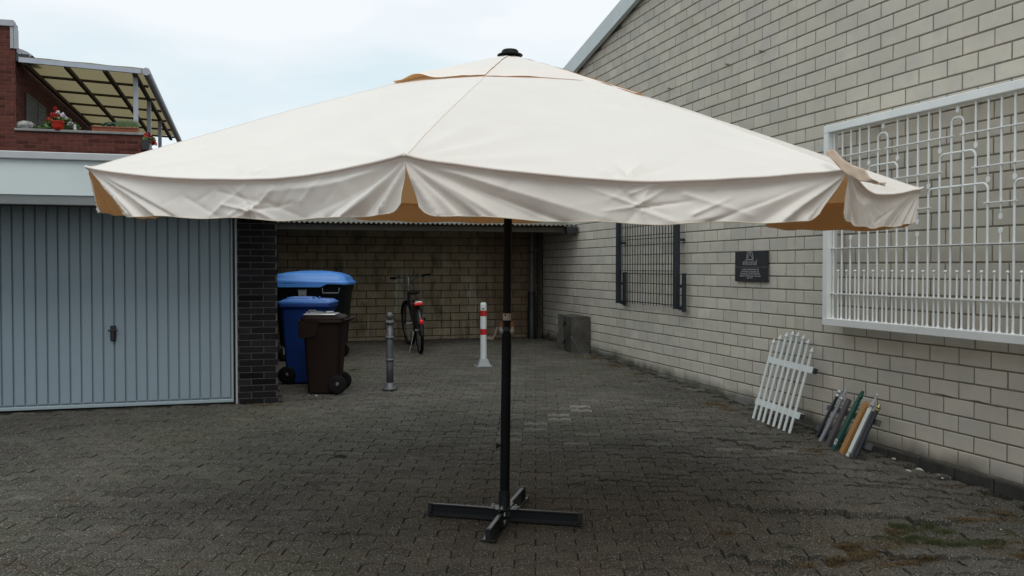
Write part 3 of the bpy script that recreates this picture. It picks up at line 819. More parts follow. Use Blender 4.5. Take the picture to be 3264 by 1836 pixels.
# fascia
YF = 8.75
fz0, fz1, fz2, fz3 = (onY(140, y, YF).z for y in (646, 621, 509, 485))
fr = pxr + 0.02
t = MB(); t.box((-8.0, YF, fz1), (fr, YF+0.03, fz2+0.001)); fa = W(t, 'fascia', M_fascia, ga)
t = MB(); t.box((-8.0, YF-0.035, fz2+0.001), (fr+0.02, YF+0.05, fz3), c=0.006); W(t, 'roof_edge_trim', M_sheet, ga)
t = MB(); t.prism([(YF+0.012, fz1-0.003), (YF+0.045, fz0-0.01), (YF+0.16, fz0-0.01), (YF+0.16, fz1-0.003)], -8.0, fr, axis='x'); W(t, 'fascia_drip', M_sheet, ga)
t = MB(); t.box((-8, YF+0.16, fz0+0.02), (fr, 15.0, fz0+0.06)); t.box((-8, YF+0.05, fz3-0.12), (fr, 15.05, fz3-0.04)); W(t, 'roof', M_rafter, ga)
t = MB(); t.box((fr-0.03, YF+0.05, fz0+0.061), (fr, 15.0, fz3-0.121)); W(t, 'side_fascia', M_fascia, ga)

# ================================================================== RED BRICK HOUSE (far left)
YH = 18.0
hs = tag(empty('brick_house', (-6.0, 20.0, 0)), 'red brick house with a roof terrace and shuttered window, top left', 'building')
xt = onY(48, 250, YH).x; xpar = onY(453, 450, YH).x
ztw = onY(20, 84, YH).z; zpc = onY(250, 424, YH).z; zp0 = 2.6
t = MB(); t.box((-12, YH+0.006, -0.5), (xt, YH+0.3, ztw)); t.box((xt-0.3, YH+0.3, -0.5), (xt, 28, ztw-0.3))
t.box((-12, YH+0.3, -0.5), (-11.7, 28, ztw-0.3)); t.box((-11.7, 27.7, -0.5), (xt-0.3, 28, ztw-0.3)); t.box((-11.9, YH+0.3, ztw-0.34), (xt-0.01, 27.9, ztw-0.30))
W(t, 'wall', M_redmortar, hs)
RB, RH = 0.2125, 0.0675
lay(hs, courses(-5.4, xt, 3.6, ztw, RB, RH, 0.009, 0.03), Matrix.Translation((0, YH, 0)), M_red, 'brick', 150, jag=0.001, c=0.003, d=0.006)
M_dred = mat('red_brick_side', (0.105, 0.034, 0.026), 0.85, 0.15, 12, 0.4, 120, tone=0.28, spec=0.2)
lay(hs, courses(YH, 27.9, 3.4, ztw-0.3, RB, RH, 0.009, 0.03), Matrix.Translation((xt+0.006, 0, 0)) @ Matrix.Rotation(math.pi/2, 4, 'Z'), M_red, 'side_brick', 120, jag=0.001, c=0.003, d=0.006)
# parapet
t = MB(); t.box((xt, YH+0.006, -0.5), (xpar-0.006, YH+0.24, zpc)); t.box((xpar-0.24, YH+0.24, -0.5), (xpar-0.006, 27.8, zpc-0.02)); par = W(t, 'parapet', M_redmortar, hs)
lay(par, courses(xt, xpar, 3.52, zpc, RB, RH, 0.009, 0.11), Matrix.Translation((0, YH, 0)), M_red, 'brick', 180, jag=0.001, c=0.003, d=0.006)
t = MB(); t.box((xt-0.02, YH-0.04, zpc), (xpar+0.04, YH+0.28, zpc+0.045), c=0.008)
o = t.build('coping', M_coping); seated(o, par)
t = MB(); t.box((xt, YH+0.24, 2.9), (xpar-0.24, 27.8, 3.1)); W(t, 'terrace_floor', M_conc, hs)
# tower flashings
zt1 = onY(20, 64, YH).z; xv = onY(43, 120, YH).x; zv = onY(40, 155, YH).z
t = MB(); t.box((-12, YH-0.05, ztw), (xv+0.012, YH+0.14, zt1), c=0.006); W(t, 'roof_flashing', M_trim, hs)
t = MB(); t.box((xv-0.05, YH-0.03, zv), (xv+0.004, YH+0.0, ztw), c=0.004); t.box((xv+0.006, YH-0.02, zv), (xv+0.045, YH+0.14, zt1-0.06), c=0.004); W(t, 'corner_flashing', M_trim, hs)
# small tiled strip above the terrace
t = MB(); q0, q1 = onY(54, 158, YH+0.1), onY(92, 172, YH+0.1)
n = 40; vs_ = []
for i in range(n+1):
    f_ = i/n; x = q0.x + (q1.x+0.06-q0.x)*f_; w = 0.035*abs(math.sin(math.pi*3*f_))
    vs_ += [(x, YH+0.05, q0.z+0.01-0.10*f_*f_), (x, YH+0.05, q0.z-0.05-w*0.9-0.05*f_), (x, YH+0.9, q0.z+0.03-0.10*f_*f_)]
t.add(vs_, [(i*3, i*3+1, i*3+4, i*3+3) for i in range(n)] + [(i*3, i*3+3, i*3+5, i*3+2) for i in range(n)])
W(t, 'tile_edge', M_trim, hs)
t = MB(); t.box((xt+0.01, YH+0.02, q0.z-0.22), (xt+0.22, YH+0.3, q0.z-0.09)); W(t, 'eave_box', M_darkmetal, hs)
# window with roller shutters in the side wall
zwt = onX(84, 304, xt+0.02).z; zwb = onX(84, 398, xt+0.02).z
wy = [onX(84, 350, xt+0.02).y, onX(119, 350, xt+0.02).y, onX(123, 350, xt+0.02).y, onX(145, 350, xt+0.02).y]
for (a, b2) in ((wy[0], wy[1]), (wy[2], wy[3])):
    f_ = MB(); f_.box((xt+0.002, a-0.04, zwb-0.05), (xt+0.03, b2+0.04, zwb)); f_.box((xt+0.002, a-0.04, zwt), (xt+0.03, b2+0.04, zwt+0.05))
    f_.box((xt+0.002, a-0.04, zwb), (xt+0.03, a, zwt)); f_.box((xt+0.002, b2, zwb), (xt+0.03, b2+0.04, zwt)); f_.box((xt+0.002, a, zwb), (xt+0.008, b2, zwt))
    sh = W(f_, 'shutter', M_blackpl, hs)
    ns = 12
    if ('slat', round(b2-a, 2)) not in _cache:
        mb = MB(); hh = (zwt-zwb)/ns
        mb.prism([(0, 0.004), (0.016, 0.010), (0.02, hh*0.5), (0.014, hh*0.80), (0, hh*0.80)], 0, b2-a, M=Matrix(((1,0,0,0),(0,0,1,0),(0,1,0,0),(0,0,0,1))), axis='z')
        _cache[('slat', round(b2-a, 2))] = mb.mesh('slat', M_shut)
    for k in range(ns):
        o = bpy.data.objects.new('slat', _cache[('slat', round(b2-a, 2))]); link(o)
        o.location = (xt+0.009, a, zwb + (zwt-zwb)*k/ns); seated(o, sh)

# pergola
pg = tag(empty('pergola', (-2.8, 22, 3.1)), 'grey pergola roofed with translucent yellowish sheets over the brick terrace', 'pergola')
zl = onY(90, 186, YH).z; zr = onY(440, 221, YH).z; xl = xt + 0.12; xR = xpar + 0.0; yE = 27.0
def pz_(x): return zl + (zr - zl) * (x - xl) / (xR - xl)
def slopebox(x0, x1, y0, y1, dz0, dz1):
    return ([(x0, y0, pz_(x0)+dz0), (x1, y0, pz_(x1)+dz0), (x1, y1, pz_(x1)+dz0), (x0, y1, pz_(x0)+dz0),
             (x0, y0, pz_(x0)+dz1), (x1, y0, pz_(x1)+dz1), (x1, y1, pz_(x1)+dz1), (x0, y1, pz_(x0)+dz1)],
            [(0,3,2,1),(4,5,6,7),(0,1,5,4),(1,2,6,5),(2,3,7,6),(3,0,4,7)])
W(MB().add(*slopebox(xl-0.05, xR, YH-0.06, YH, -0.085, 0.0)), 'front_beam', M_perg, pg)
for k, x in enumerate((xl-0.02, xl + (xR-xl)*0.34, xl + (xR-xl)*0.665, xR-0.16)):
    W(MB().add(*slopebox(x, x+0.07, YH+0.003, yE, -0.11, -0.045)), 'rafter', M_rafter, pg)
for y in (19.5, 21.0, 22.5, 24.0, 25.5, 26.93):
    W(MB().add(*slopebox(xl-0.02, xR-0.02, y, y+0.07, -0.043, -0.002)), 'purlin', M_rafter, pg)
xs = [xl-0.06, xl+(xR-xl)*0.34+0.03, xl+(xR-xl)*0.665+0.03, xR+0.06]
for a, b2 in zip(xs[:-1], xs[1:]):
    t = MB(); n = 36; m_ = 60; vs_ = []
    for j in range(m_+1):
        y = YH - 0.05 + (yE + 0.1 - YH)*j/m_
        for i in range(n+1):
            x = a + (b2 - a)*i/n
            vs_.append((x, y, pz_(x) + 0.016 + 0.008*math.sin(j*math.pi/1.5 + 0.5*math.sin(x*9))))
    t.add(vs_, [(j*(n+1)+i, j*(n+1)+i+1, (j+1)*(n+1)+i+1, (j+1)*(n+1)+i) for j in range(m_) for i in range(n)], smooth=True)
    W(t, 'roof_sheet', M_poly, pg)
t = MB(); gx = xR + 0.09; gzz = pz_(xR) - 0.05
t.tube([(gx, YH-0.1, gzz), (gx, yE+0.1, gzz-0.06)], 0.07, 14); W(t, 'gutter', M_trim, pg)
W(MB().tube([(gx, yE, gzz-0.06), (gx, yE, 3.0)], 0.04, 10), 'gutter_pipe', M_trim, pg)
for (x, y0_) in ((433, 0), (475, 0), (509, 0)):
    xp = xR - 0.13; p = onX(x, 350, xp)
    t = MB(); t.box((xp-0.04, p.y-0.04, 3.1), (xp+0.04, p.y+0.04, pz_(xp)-0.045), c=0.006); W(t, 'post', M_perg, pg)
t = MB(); t.box((xR-0.02, YH+0.4, 4.02), (xR+0.03, 27, 4.06)); 
for k in range(12): t.box((xR-0.0, YH+0.5+k*0.75, 3.1), (xR+0.02, YH+0.52+k*0.75, 4.02))
rl = t.build('railing', M_darkmetal); tag(rl, 'dark terrace railing behind the front corner of the brick parapet', 'railing')

# ================================================================== PARASOL
T0 = 5.45; RAD = 2.318; H0, HA, HB = 0.472, -0.0127, 0.042; APEX = 1.255
base_p = onG(1608, 1660)
um = tag(empty('parasol', base_p.to_tuple()), 'large cream market parasol with a scalloped valance, standing open in the middle of the yard', 'parasol')
HUB = EYE + FWD * T0 + RGT * (-0.012)
def UV(th, r, h):
    a = r * math.sin(th); d = -r * math.cos(th)
    p = EYE + FWD * (T0 + d) + RGT * (a - 0.012)
    return Vector((p.x, p.y, 1.68 + h))
TH = [R_(t) for t in (-55, -9.1, 35.2, 80, 125, 170, 215, 260)]
VR = [2.33, 2.30, 2.318, 2.318, 2.318, 2.318, 2.318, 2.318]
def rim(i):
    i %= 8; th = TH[i]; a = VR[i]*math.sin(th); d = -VR[i]*math.cos(th)
    return UV(th, VR[i], H0 + HA*a + HB*d)
APX = UV(0, 0.0, APEX)
def crease_set(rn, n, w, h, amp, star=None):
    out = []
    for _ in range(n):
        x = rn.uniform(0, w); y = rn.uniform(0, h); an = rn.gauss(0, 0.5); L = rn.uniform(0.08, 0.4)
        out.append((x, y, x + L*math.cos(an), y + L*math.sin(an), rn.uniform(0.012, 0.03), amp*rn.uniform(-1, 1)))
    if star:
        cx, cy, k, La, wd, am = star
        for j in range(k):
            an = 2*math.pi*(j + rn.uniform(-0.3, 0.3))/k
            L = La*rn.uniform(0.5, 1.3)
            out.append((cx + rn.uniform(-.02, .02), cy + rn.uniform(-.01, .01), cx + L*math.cos(an), cy + 0.55*L*math.sin(an), wd*rn.uniform(0.7, 1.4), am*rn.uniform(0.5, 1.2)*(1 if j % 3 else -1)))
    return out
def crease_val(cs, x, y):
    v = 0.0
    for (ax, ay, bx, by, w, am) in cs:
        dx, dy = bx-ax, by-ay; L2 = dx*dx + dy*dy + 1e-9
        t = ((x-ax)*dx + (y-ay)*dy)/L2
        if t < -0.2 or t > 1.2: continue
        t2 = max(0, min(1, t)); d = math.hypot(x-ax-t2*dx, y-ay-t2*dy)
        if d < w*3: v += am * (1 - 0.7*t2) * math.exp(-d/w*1.6)
    return v
def tri(t):
    a = abs((t % 2.0) - 1.0)          # 0..1 saw
    return 1.0 - a ** 0.8 * 1.0 if True else a

def canopy_panel(i, q0, q1, ns, nq, cs, vent=False):
    A1, B1 = rim(i), rim(i+1); w = (B1 - A1).length
    vs_ = []
    for k in range(nq+1):
        q = q0 + (q1-q0)*k/nq
        for j in range(ns+1):
            s = j/ns
            e = 4*s*(1-s)
            if vent:
                qa = q
                pa = APX.lerp(A1, qa*(0.335 if i in (0, 7) else 0.345)); pb = APX.lerp(B1, qa*(0.335 if i == 7 else 0.345))
                p = pa.lerp(pb, s)
                rr = Vector((p.x-APX.x, p.y-APX.y, 0))
                p = APX + (p-APX)*(1 - 0.05*e*q*q)
                p.z += (0.008 if i in (1, 2) else 0.012) + (0.0135 if i in (1, 2) else 0.015)*q + 0.008*q*q*noise.noise(Vector((p.x*5, p.y*5, 7.0))) + 0.004*noise.noise(Vector((p.x*14, p.y*14, 3)))
                p.z += 0.007*math.sin(math.pi*q)*(1-0.3*e)
                if i == 0: p.z += 0.022*q*q*math.exp(-((s-0.22)/0.13)**2)
                if i == 7: p.z += 0.012*q*q*math.exp(-((s-0.8)/0.2)**2)
                if i == 0: p.z += 0.012*q*q*math.exp(-((s-0.2)/0.12)**2)
            else:
                p = APX.lerp(A1, q).lerp(APX.lerp(B1, q), s)
                ed = q**4
                p = APX + (p-APX)*1.0
                hor = Vector((p.x-APX.x, p.y-APX.y, 0)) * (0.034*e*ed)
                p -= hor
                p.z -= 0.020*e*q*q + 0.045*(e**0.8)*ed
                p.z += 0.020*math.sin(math.pi*q)
                x, y = (s-0.5)*w*q, q*2.3
                ef = sm(0.0, 0.05, s)*sm(1.0, 0.95, s)
                p.z += ef*crease_val(cs, x, y) + 0.004*noise.noise(Vector((p.x*2.3, p.y*2.3, 2.0))) + 0.0015*noise.noise(Vector((p.x*9, p.y*9, 5.0)))
                # tension folds running out of the two rib ends along the hem
                for (cx, sg) in ((-w/2, 1), (w/2, -1)):
                    dx, dy = (x-cx)*sg, 2.3-y
                    r_ = math.hypot(dx, dy)
                    if 0.03 < r_ < 0.9:
                        ph = math.atan2(dy, max(dx, 1e-4))
                        p.z += 0.006*math.sin(ph*19 + i + 2*noise.noise(Vector((ph*4, r_, i))))*sm(0.05, 0.2, r_)*sm(0.9, 0.4, r_)*sm(1.3, 0.9, ph)*ef
                # rolled hem just above the seam
                p.z += 0.006*math.exp(-((1-q)/0.010)**2)
            vs_.append(p)
    fs = [(k*(ns+1)+j, k*(ns+1)+j+1, (k+1)*(ns+1)+j+1, (k+1)*(ns+1)+j) for k in range(nq) for j in range(ns)]
    return vs_, fs

def thicken(o, off=1, th=0.0016):
    m = o.modifiers.new('cloth', 'SOLIDIFY'); m.thickness = th; m.offset = -1; m.material_offset = off; m.use_rim = True
    return o

def flip(f): return [tuple(reversed(x)) for x in f]
rn = random.Random(21)
rims = {}
for i in range(8):
    front = i in (7, 0, 1, 2)
    A1, B1 = rim(i), rim(i+1); w = (B1-A1).length
    cs = crease_set(rn, 26 if front else 5, w, 0, 0.0, None)
    cs = []
    if front:
        for _ in range(46):
            y = rn.uniform(0.8, 2.2); x = rn.uniform(-w/2, w/2)*y/2.3; L = rn.uniform(0.1, 0.5); an = rn.gauss(0, 0.25) + (0.15 if x < 0 else -0.15)
            cs.append((x, y, x+L*math.cos(an), y+L*math.sin(an)*0.5, rn.uniform(0.008, 0.018), rn.uniform(-0.015, 0.015)))
        cx = rn.uniform(-0.05, 0.12)
        for j in range(9):
            an = math.pi*(1.02 + 0.96*j/8) + rn.uniform(-.1, .1); L = rn.uniform(0.08, 0.45)
            cs.append((cx, 2.24, cx+L*math.cos(an), 2.24+L*0.6*math.sin(an), 0.012, 0.030*(1 if j % 2 else -1)*rn.uniform(.5, 1)))
    ns, nq = (96, 84) if front else (40, 24)
    v, f = canopy_panel(i, 0.22, 1.0, ns, nq, cs)
    o = W(MB().add(v, flip(f), smooth=True), 'canopy_panel', M_cloth, um)
    edge = v[-(ns+1):]; rims[i] = edge
    sm_ = MB(); sm_.tube([v[k*(ns+1)] + Vector((0, 0, 0.0006)) for k in range(nq+1)], 0.0022, 8, flat=0.7); seated(sm_.build('seam', M_cloth), um)
    # ---- valance
    nv = 30 if front else 16; nsv = 170 if front else 90
    cs2 = crease_set(rn, 8, w, 0.17, 0.004, (w*0.5 + rn.uniform(-0.08, 0.08), 0.10 + rn.uniform(-0.02, .02), 9, 0.26, 0.012, 0.016 if i != 2 else 0.004)) if front else crease_set(rn, 6, w, 0.17, 0.004)
    out = Vector(((A1+B1)/2 - APX)); out.z = 0; out.normalize()
    fa1, fa2 = 2.9 + rn.uniform(-.4, 1.2), 2.9 + rn.uniform(-.4, 1.2); p1, p2 = rn.uniform(0, 2), rn.uniform(0, 2)
    if front:
        for (cx, sg) in ((0.0, 1), (w, -1)):
            ph_ = 0.10
            for q in range(7):
                ph_ += rn.uniform(0.06, 0.30) * (1 + q*0.25)
                if ph_ > 1.35: break
                L = min(0.95*w*0.5, 0.19/max(0.15, math.sin(ph_)))*rn.uniform(0.75, 1.1)
                x0_ = 0.03
                cs2.append((cx + sg*(L*math.cos(ph_)), L*math.sin(ph_), cx + sg*x0_*math.cos(ph_), x0_*math.sin(ph_), rn.uniform(0.014, 0.030), rn.uniform(0.016, 0.030)*(1 if q % 2 else -0.8)*(0.5 if i == 2 else 1)))
        for q in range(9):
            xc = w*rn.uniform(0.3, 0.7); yc = rn.uniform(0.03, 0.15); an = rn.choice((-1, 1))*rn.uniform(0.15, 0.6); L = rn.uniform(0.12, 0.4)
            cs2.append((xc, yc, xc+L*math.cos(an), yc+L*math.sin(an), rn.uniform(0.009, 0.020), rn.uniform(-0.015, 0.015)*(0.4 if i == 2 else 1)))
    vv = []
    for k in range(nv+1):
        v_ = k/nv
        for j in range(nsv+1):
            s = 0.008 + 0.984*j/nsv
            e = 4*s*(1-s)
            s2 = 0.5 + (s-0.5)*(1.014 - 0.034*sm(0.12, 1.0, v_))
            if i == 0: s2 += 0.085*v_*(1-s)**7
            if i == 1: s2 += 0.012*v_*(1-s)**6 - 0.045*v_*s**8
            if i == 7: s2 -= 0.0
            s2 = max(0.0, min(1.0, s2))
            x = s*w
            # rounded lower corners
            dx = min(x, w-x); rc = 0.085
            Lf = (0.192 if front else {3: 0.205, 4: 0.15, 5: 0.178, 6: 0.13}[i]) - 0.036*e + 0.004*math.sin(s*23+i)
            cut = 1.0 if dx > rc else (1 - 0.36*(1-math.sqrt(max(0.0, 1-((rc-dx)/rc)**2))))
            d = v_*Lf*cut
            f_ = s2*(len(edge)-1); a = int(min(len(edge)-2, f_)); p = edge[a].lerp(edge[a+1], f_-a)
            disp = 0.0
            for (xx, fr_, ph, sg) in ((x, fa1, p1, 1), (w-x, fa2, p2, -1)):
                r_ = math.hypot(xx, d); phi = math.atan2(d, max(xx, 1e-4))
                fade = sm(0.98*w*0.62, w*0.30, xx)
                nz = noise.noise(Vector((xx*1.2, d*3, i*3.1+sg)))
                disp += fade * min(0.024, 0.10*r_) * (tri(phi*fr_*1.35 + ph + 0.9*nz) - 0.5) * sm(0.0, 0.028, d)
            disp += (0.6*0.020*(tri(x*3.4 + 2.5*d*(1 if x < w/2 else -1) + p1 + 0.6*noise.noise(Vector((x*2, d*5, i)))) - 0.5)) * sm(0.0, 0.10, d) * e
            disp += crease_val(cs2, x, d) * sm(0.0, 0.02, d)
            if not front: disp *= 0.35
            if i == 2: disp *= 0.6
            disp += 0.0022*noise.noise(Vector((x*14, d*18, i*2.0)))
            disp += 0.008*d/0.19*math.sin(s*9+i*2)
            vv.append(p - Vector((0, 0, d)) + out*(disp - 0.012*v_ - 0.012*sm(0, 0.02, d)))
    ff = [(k*(nsv+1)+j, k*(nsv+1)+j+1, (k+1)*(nsv+1)+j+1, (k+1)*(nsv+1)+j) for k in range(nv) for j in range(nsv)]
    o = W(MB().add(vv, flip(ff), smooth=True), 'valance', M_cloth, um)
    hem = MB(); hem.tube([vv[nv*(nsv+1)+j] for j in range(0, nsv+1, 2)], 0.0022, 5)
    o = hem.build('hem', M_hem); seated(o, um)
    pip = MB(); pip.tube([p + out*0.003 + Vector((0, 0, 0.0035)) for p in edge[::2]], 0.0058, 8)
    seated(pip.build('piping', M_cloth), um)
    # vent flap
    v, f = canopy_panel(i, 0.06, 1.0, 40, 26, [], vent=True)
    o = W(MB().add(v, flip(f), smooth=True), 'vent_flap', M_cloth, um)
# ribs and struts
def on_axis(h):
    """point on the leaning pole at height h above the eye"""
    top = APX; k = (top.z - (1.68 + h)) / (top.z - base_p.z); return top.lerp(base_p, k)
run = on_axis(0.52); hubp = on_axis(1.17)
for i in range(8):
    v = rim(i); e = v + Vector((0, 0, -0.045)); d = (e - hubp)
    W(MB().tube([hubp, hubp + d*0.955], 0.013, 6, flat=0.7), 'rib', M_pole, um)
    W(MB().tube([run, hubp + d*0.5 + Vector((0, 0, -0.012))], 0.010, 6), 'strut', M_pole, um)
W(MB().tube([run - Vector((0,0,.05)), run + Vector((0,0,.05))], 0.05, 16), 'runner', M_blackpl, um)
W(MB().tube([hubp - Vector((0,0,.04)), hubp + Vector((0,0,.03))], 0.06, 16), 'rib_hub', M_blackpl, um)
# pole
mid = on_axis(-0.37); topp = on_axis(1.24)
W(MB().tube([base_p + Vector((0,0,0.06)), mid], 0.0290, 24), 'lower_pole', M_pole, um)
W(MB().tube([mid - (mid-topp).normalized()*-0.02*0, topp], 0.0245, 24), 'upper_pole', M_pole, um)
W(MB().tube([mid - Vector((0,0,.012)), mid + Vector((0,0,.012))], 0.032, 24), 'pole_collar', M_blackpl, um)
# finial
fz = APX + Vector((0, 0, 0.000))
t = MB(); t.lathe([(0.0, 0.0), (0.074, 0.0), (0.077, 0.004), (0.072, 0.009), (0.056, 0.013), (0.052, 0.018), (0.050, 0.028), (0.042, 0.036), (0.02, 0.040), (0.0, 0.041)], fz, 32)
W(t, 'finial_cap', M_pole, um)
# crank
ck = on_axis((850-1046)/2900*5.45)
toC = -FWD
def CF(dx, dy, dz, o=ck):     # camera-lateral, towards camera, up
    return o + RGT*dx - FWD*dy + Vector((0, 0, dz))
Mc = Matrix.Translation(ck) @ Matrix.Rotation(-YAW, 4, 'Z')     # local x right, -y to the camera
t = MB()
for sg in (-1, 1):
    xa, xb = sorted((sg*0.014, sg*0.043))
    t.box((xa, -0.018, -0.002), (xb, 0.045, 0.008), Mc, c=0.002)
    t.lathe([(0.002, -0.0145*1), (0.03, -0.0145), (0.031, 0.0), (0.03, 0.0145), (0.002, 0.0145)], (0, 0, 0), 20,
            M=Mc @ Matrix.Translation((sg*0.0285, 0.008, -0.012)) @ Matrix.Rotation(math.pi/2, 4, 'Y'))
cr_o = W(t, 'crank_housing', M_crank, um)
t = MB()
for sg in (-1, 1):
    xa, xb = sorted((sg*0.018, sg*0.042))
    t.prism([(xa, 0.009), (xb, 0.009), (xb-0.004*(sg > 0)+0.0*sg, 0.040), (xa+0.008*(sg > 0) if sg > 0 else xa+0.002, 0.040)], -0.010, 0.03, Mc, axis='y')
seated(t.build('housing_cap', M_rust), cr_o)
t = MB(); t.tube([Mc @ Vector(p) for p in ((-0.043, -0.002, 0.0), (-0.056, -0.006, 0.004), (-0.062, -0.01, -0.01), (-0.073, -0.02, -0.045), (-0.08, -0.025, -0.055))], 0.0055, 8)
seated(t.build('crank_arm', M_crank), cr_o)
t = MB(); t.tube([Mc @ Vector(p) for p in ((-0.078, -0.026, -0.056), (-0.09, -0.03, -0.058), (-0.112, -0.035, -0.055), (-0.118, -0.036, -0.054))], [0.008, 0.011, 0.010, 0.004], 10)
seated(t.build('crank_grip', M_sticker), cr_o)
st = on_axis((850-1009)/2900*5.45)
Ms = Matrix.Translation(st) @ Matrix.Rotation(-YAW, 4, 'Z')
def curved(mb, x0, x1, z0, z1, r, M, n=8):
    v = []
    for k in range(n+1):
        x = x0 + (x1-x0)*k/n; a = math.asin(max(-0.98, min(0.98, x/r))); v += [M @ Vector((r*math.sin(a), -r*math.cos(a), z0)), M @ Vector((r*math.sin(a), -r*math.cos(a), z1))]
    mb.add(v, [(2*k, 2*k+2, 2*k+3, 2*k+1) for k in range(n)])
    return mb
s_o = W(curved(MB(), -0.0235, 0.0235, -0.020, 0.020, 0.0258, Ms), 'sticker', M_sticker, um)
t = MB(); curved(t, -0.016, -0.002, 0.008, 0.013, 0.0262, Ms); curved(t, -0.013, -0.005, 0.004, 0.017, 0.0262, Ms); curved(t, -0.016, 0.002, -0.015, -0.013, 0.0262, Ms); curved(t, 0.014, 0.017, -0.004, 0.014, 0.0262, Ms); curved(t, 0.014, 0.017, -0.015, -0.009, 0.0262, Ms); curved(t, -0.008, 0.004, -0.005, -0.003, 0.0262, Ms)
seated(t.build('sticker_print', M_ink), s_o)
kn = on_axis((850-1420)/2900*5.45)
W(MB().tube([CF(-0.028, 0, 0, kn), CF(-0.042, 0, 0, kn), CF(-0.044, 0, 0, kn), CF(-0.056, 0, 0, kn)], [0.008, 0.008, 0.017, 0.018], 14), 'clamp_knob', M_blackpl, um)
# cross base of inverted T sections
eL, eR, eN, eF = onG(1367, 1642), onG(1852, 1676), onG(1556, 1731), onG(1668, 1588)
cb = base_p.copy()
def arm(a, b, name='base_arm'):
    d = (b - a); L = d.length; ang = math.atan2(d.y, d.x); el = math.atan2(d.z, math.hypot(d.x, d.y))
    M = Matrix.Translation(a) @ Matrix.Rotation(ang, 4, 'Z') @ Matrix.Rotation(-el, 4, 'Y')
    t = MB()
    t.box((0, -0.038, 0.002), (L, 0.038, 0.009), M, c=0.002)
    t.box((0.004, -0.0045, 0.009), (L, 0.0045, 0.060), M)
    t.box((0.0, -0.013, 0.056), (L, 0.013, 0.070), M, c=0.004)
    o = W(t, name, M_base, um)
    t = MB(); t.box((-0.004, -0.041, 0.0), (0.012, 0.041, 0.011), M, c=0.002); t.box((-0.004, -0.016, 0.010), (0.022, 0.016, 0.073), M, c=0.003)
    seated(t.build('end_cap', M_blackpl), o)
for e in (eL, eR, eN, eF):
    a = Vector((e.x, e.y, gbase(e.x, e.y) + 0.006)); c_ = Vector((cb.x, cb.y, gbase(cb.x, cb.y) + 0.006))
    c2 = c_ + (a - c_).normalized() * 0.035
    arm(a, c2)
Mb = Matrix.Translation((cb.x, cb.y, cb.z + 0.076)) @ Matrix.Rotation(math.atan2((eR-eL).y, (eR-eL).x), 4, 'Z')
t = MB(); t.box((-0.085, -0.045, 0.0), (0.085, 0.045, 0.007), Mb, c=0.002); t.box((-0.04, -0.09, 0.0072), (0.04, 0.09, 0.0142), Mb, c=0.002)
t.tube([Mb @ Vector((0, 0, 0.012)), Mb @ Vector((0, 0, 0.11))], 0.034, 24)
W(t, 'base_plate', M_base, um)
for (x, y) in ((-0.07, 0), (0.07, 0), (0, -0.075), (0, 0.075)):
    t = MB(); z0_ = 0.007 if x else 0.0142
    t.lathe([(0.011, z0_), (0.011, z0_+0.008), (0.006, z0_+0.009), (0.006, z0_+0.018)], (x, y, 0), 6, M=Mb, smooth=False); W(t, 'bolt', M_steel, um)
# loose tie strap lying over the right corner
def strap_pt(x, y, T): return onT(x, y, T)
P = [(2634, 486, 4.0), (2652, 494, 3.9), (2680, 520, 3.78), (2712, 545, 3.62), (2745, 562, 3.66), (2772, 574, 3.72), (2800, 583, 3.80), (2822, 592, 3.86)]
Wd = [6, 13, 17, 18, 17, 9, 5, 3]
pts = [onT(x, y, T) for x, y, T in P]
def surf_z(x, y):
    """height of the canopy (its two right panels) over plan point"""
    best = None
    for i in (1, 2):
        A1, B1 = rim(i), rim(i+1)
        n = (A1-APX).cross(B1-APX)
        if abs(n.z) < 1e-6: continue
        z = APX.z - ((x-APX.x)*n.x + (y-APX.y)*n.y)/n.z
        best = z if best is None else min(best, z)
    return best
def on_canopy(x, y, off):
    d = ray(x, y); t = 2.5
    for _ in range(400):
        p = EYE + d*t
        if p.z < surf_z(p.x, p.y) + off: return p
        t += 0.01
    return p
t = MB(); vs_ = []
for k, ((x, y, T), wdt) in enumerate(zip(P, Wd)):
    c_ = onT(x, y, 3.62 + 0.0)
    dx, dy = 0.55, -0.83
    pA = onT(x + dx*wdt, y + dy*wdt, T); pB = onT(x - dx*wdt, y - dy*wdt, T)
    vs_.append((pA, pB))
def strap_surface():
    out = []
    for k, ((x, y, T), wdt) in enumerate(zip(P, Wd)):
        ra = on_canopy(x, y, 0.050 if k < 6 else 0.035)
        side = Vector((0.35, -0.2, 0.9)).normalized()
        wm = wdt / FPX * 3.7
        out.append((ra + side*wm + Vector((0,0,0.008*math.sin(k*2))), ra - side*wm*0.8))
    return out
ss = strap_surface(); vv = []
N = 40
for k in range(N+1):
    f_ = k/N*(len(ss)-1); a = min(len(ss)-2, int(f_)); q = f_-a
    A_, B_ = ss[a][0].lerp(ss[a+1][0], q), ss[a][1].lerp(ss[a+1][1], q)
    for j in range(7):
        c_ = j/6; p = A_.lerp(B_, c_); p = p + Vector((-0.2, -0.6, 0.3))*0.010*math.sin(c_*math.pi)*math.sin(k*0.7+1) ; vv.append(p)
t.add(vv, [(k*7+j, k*7+j+1, k*7+j+8, k*7+j+7) for k in range(N) for j in range(6)], smooth=True)
o = W(t, 'tie_strap', M_strap, um)
m = o.modifiers.new('cloth', 'SOLIDIFY'); m.thickness = 0.002

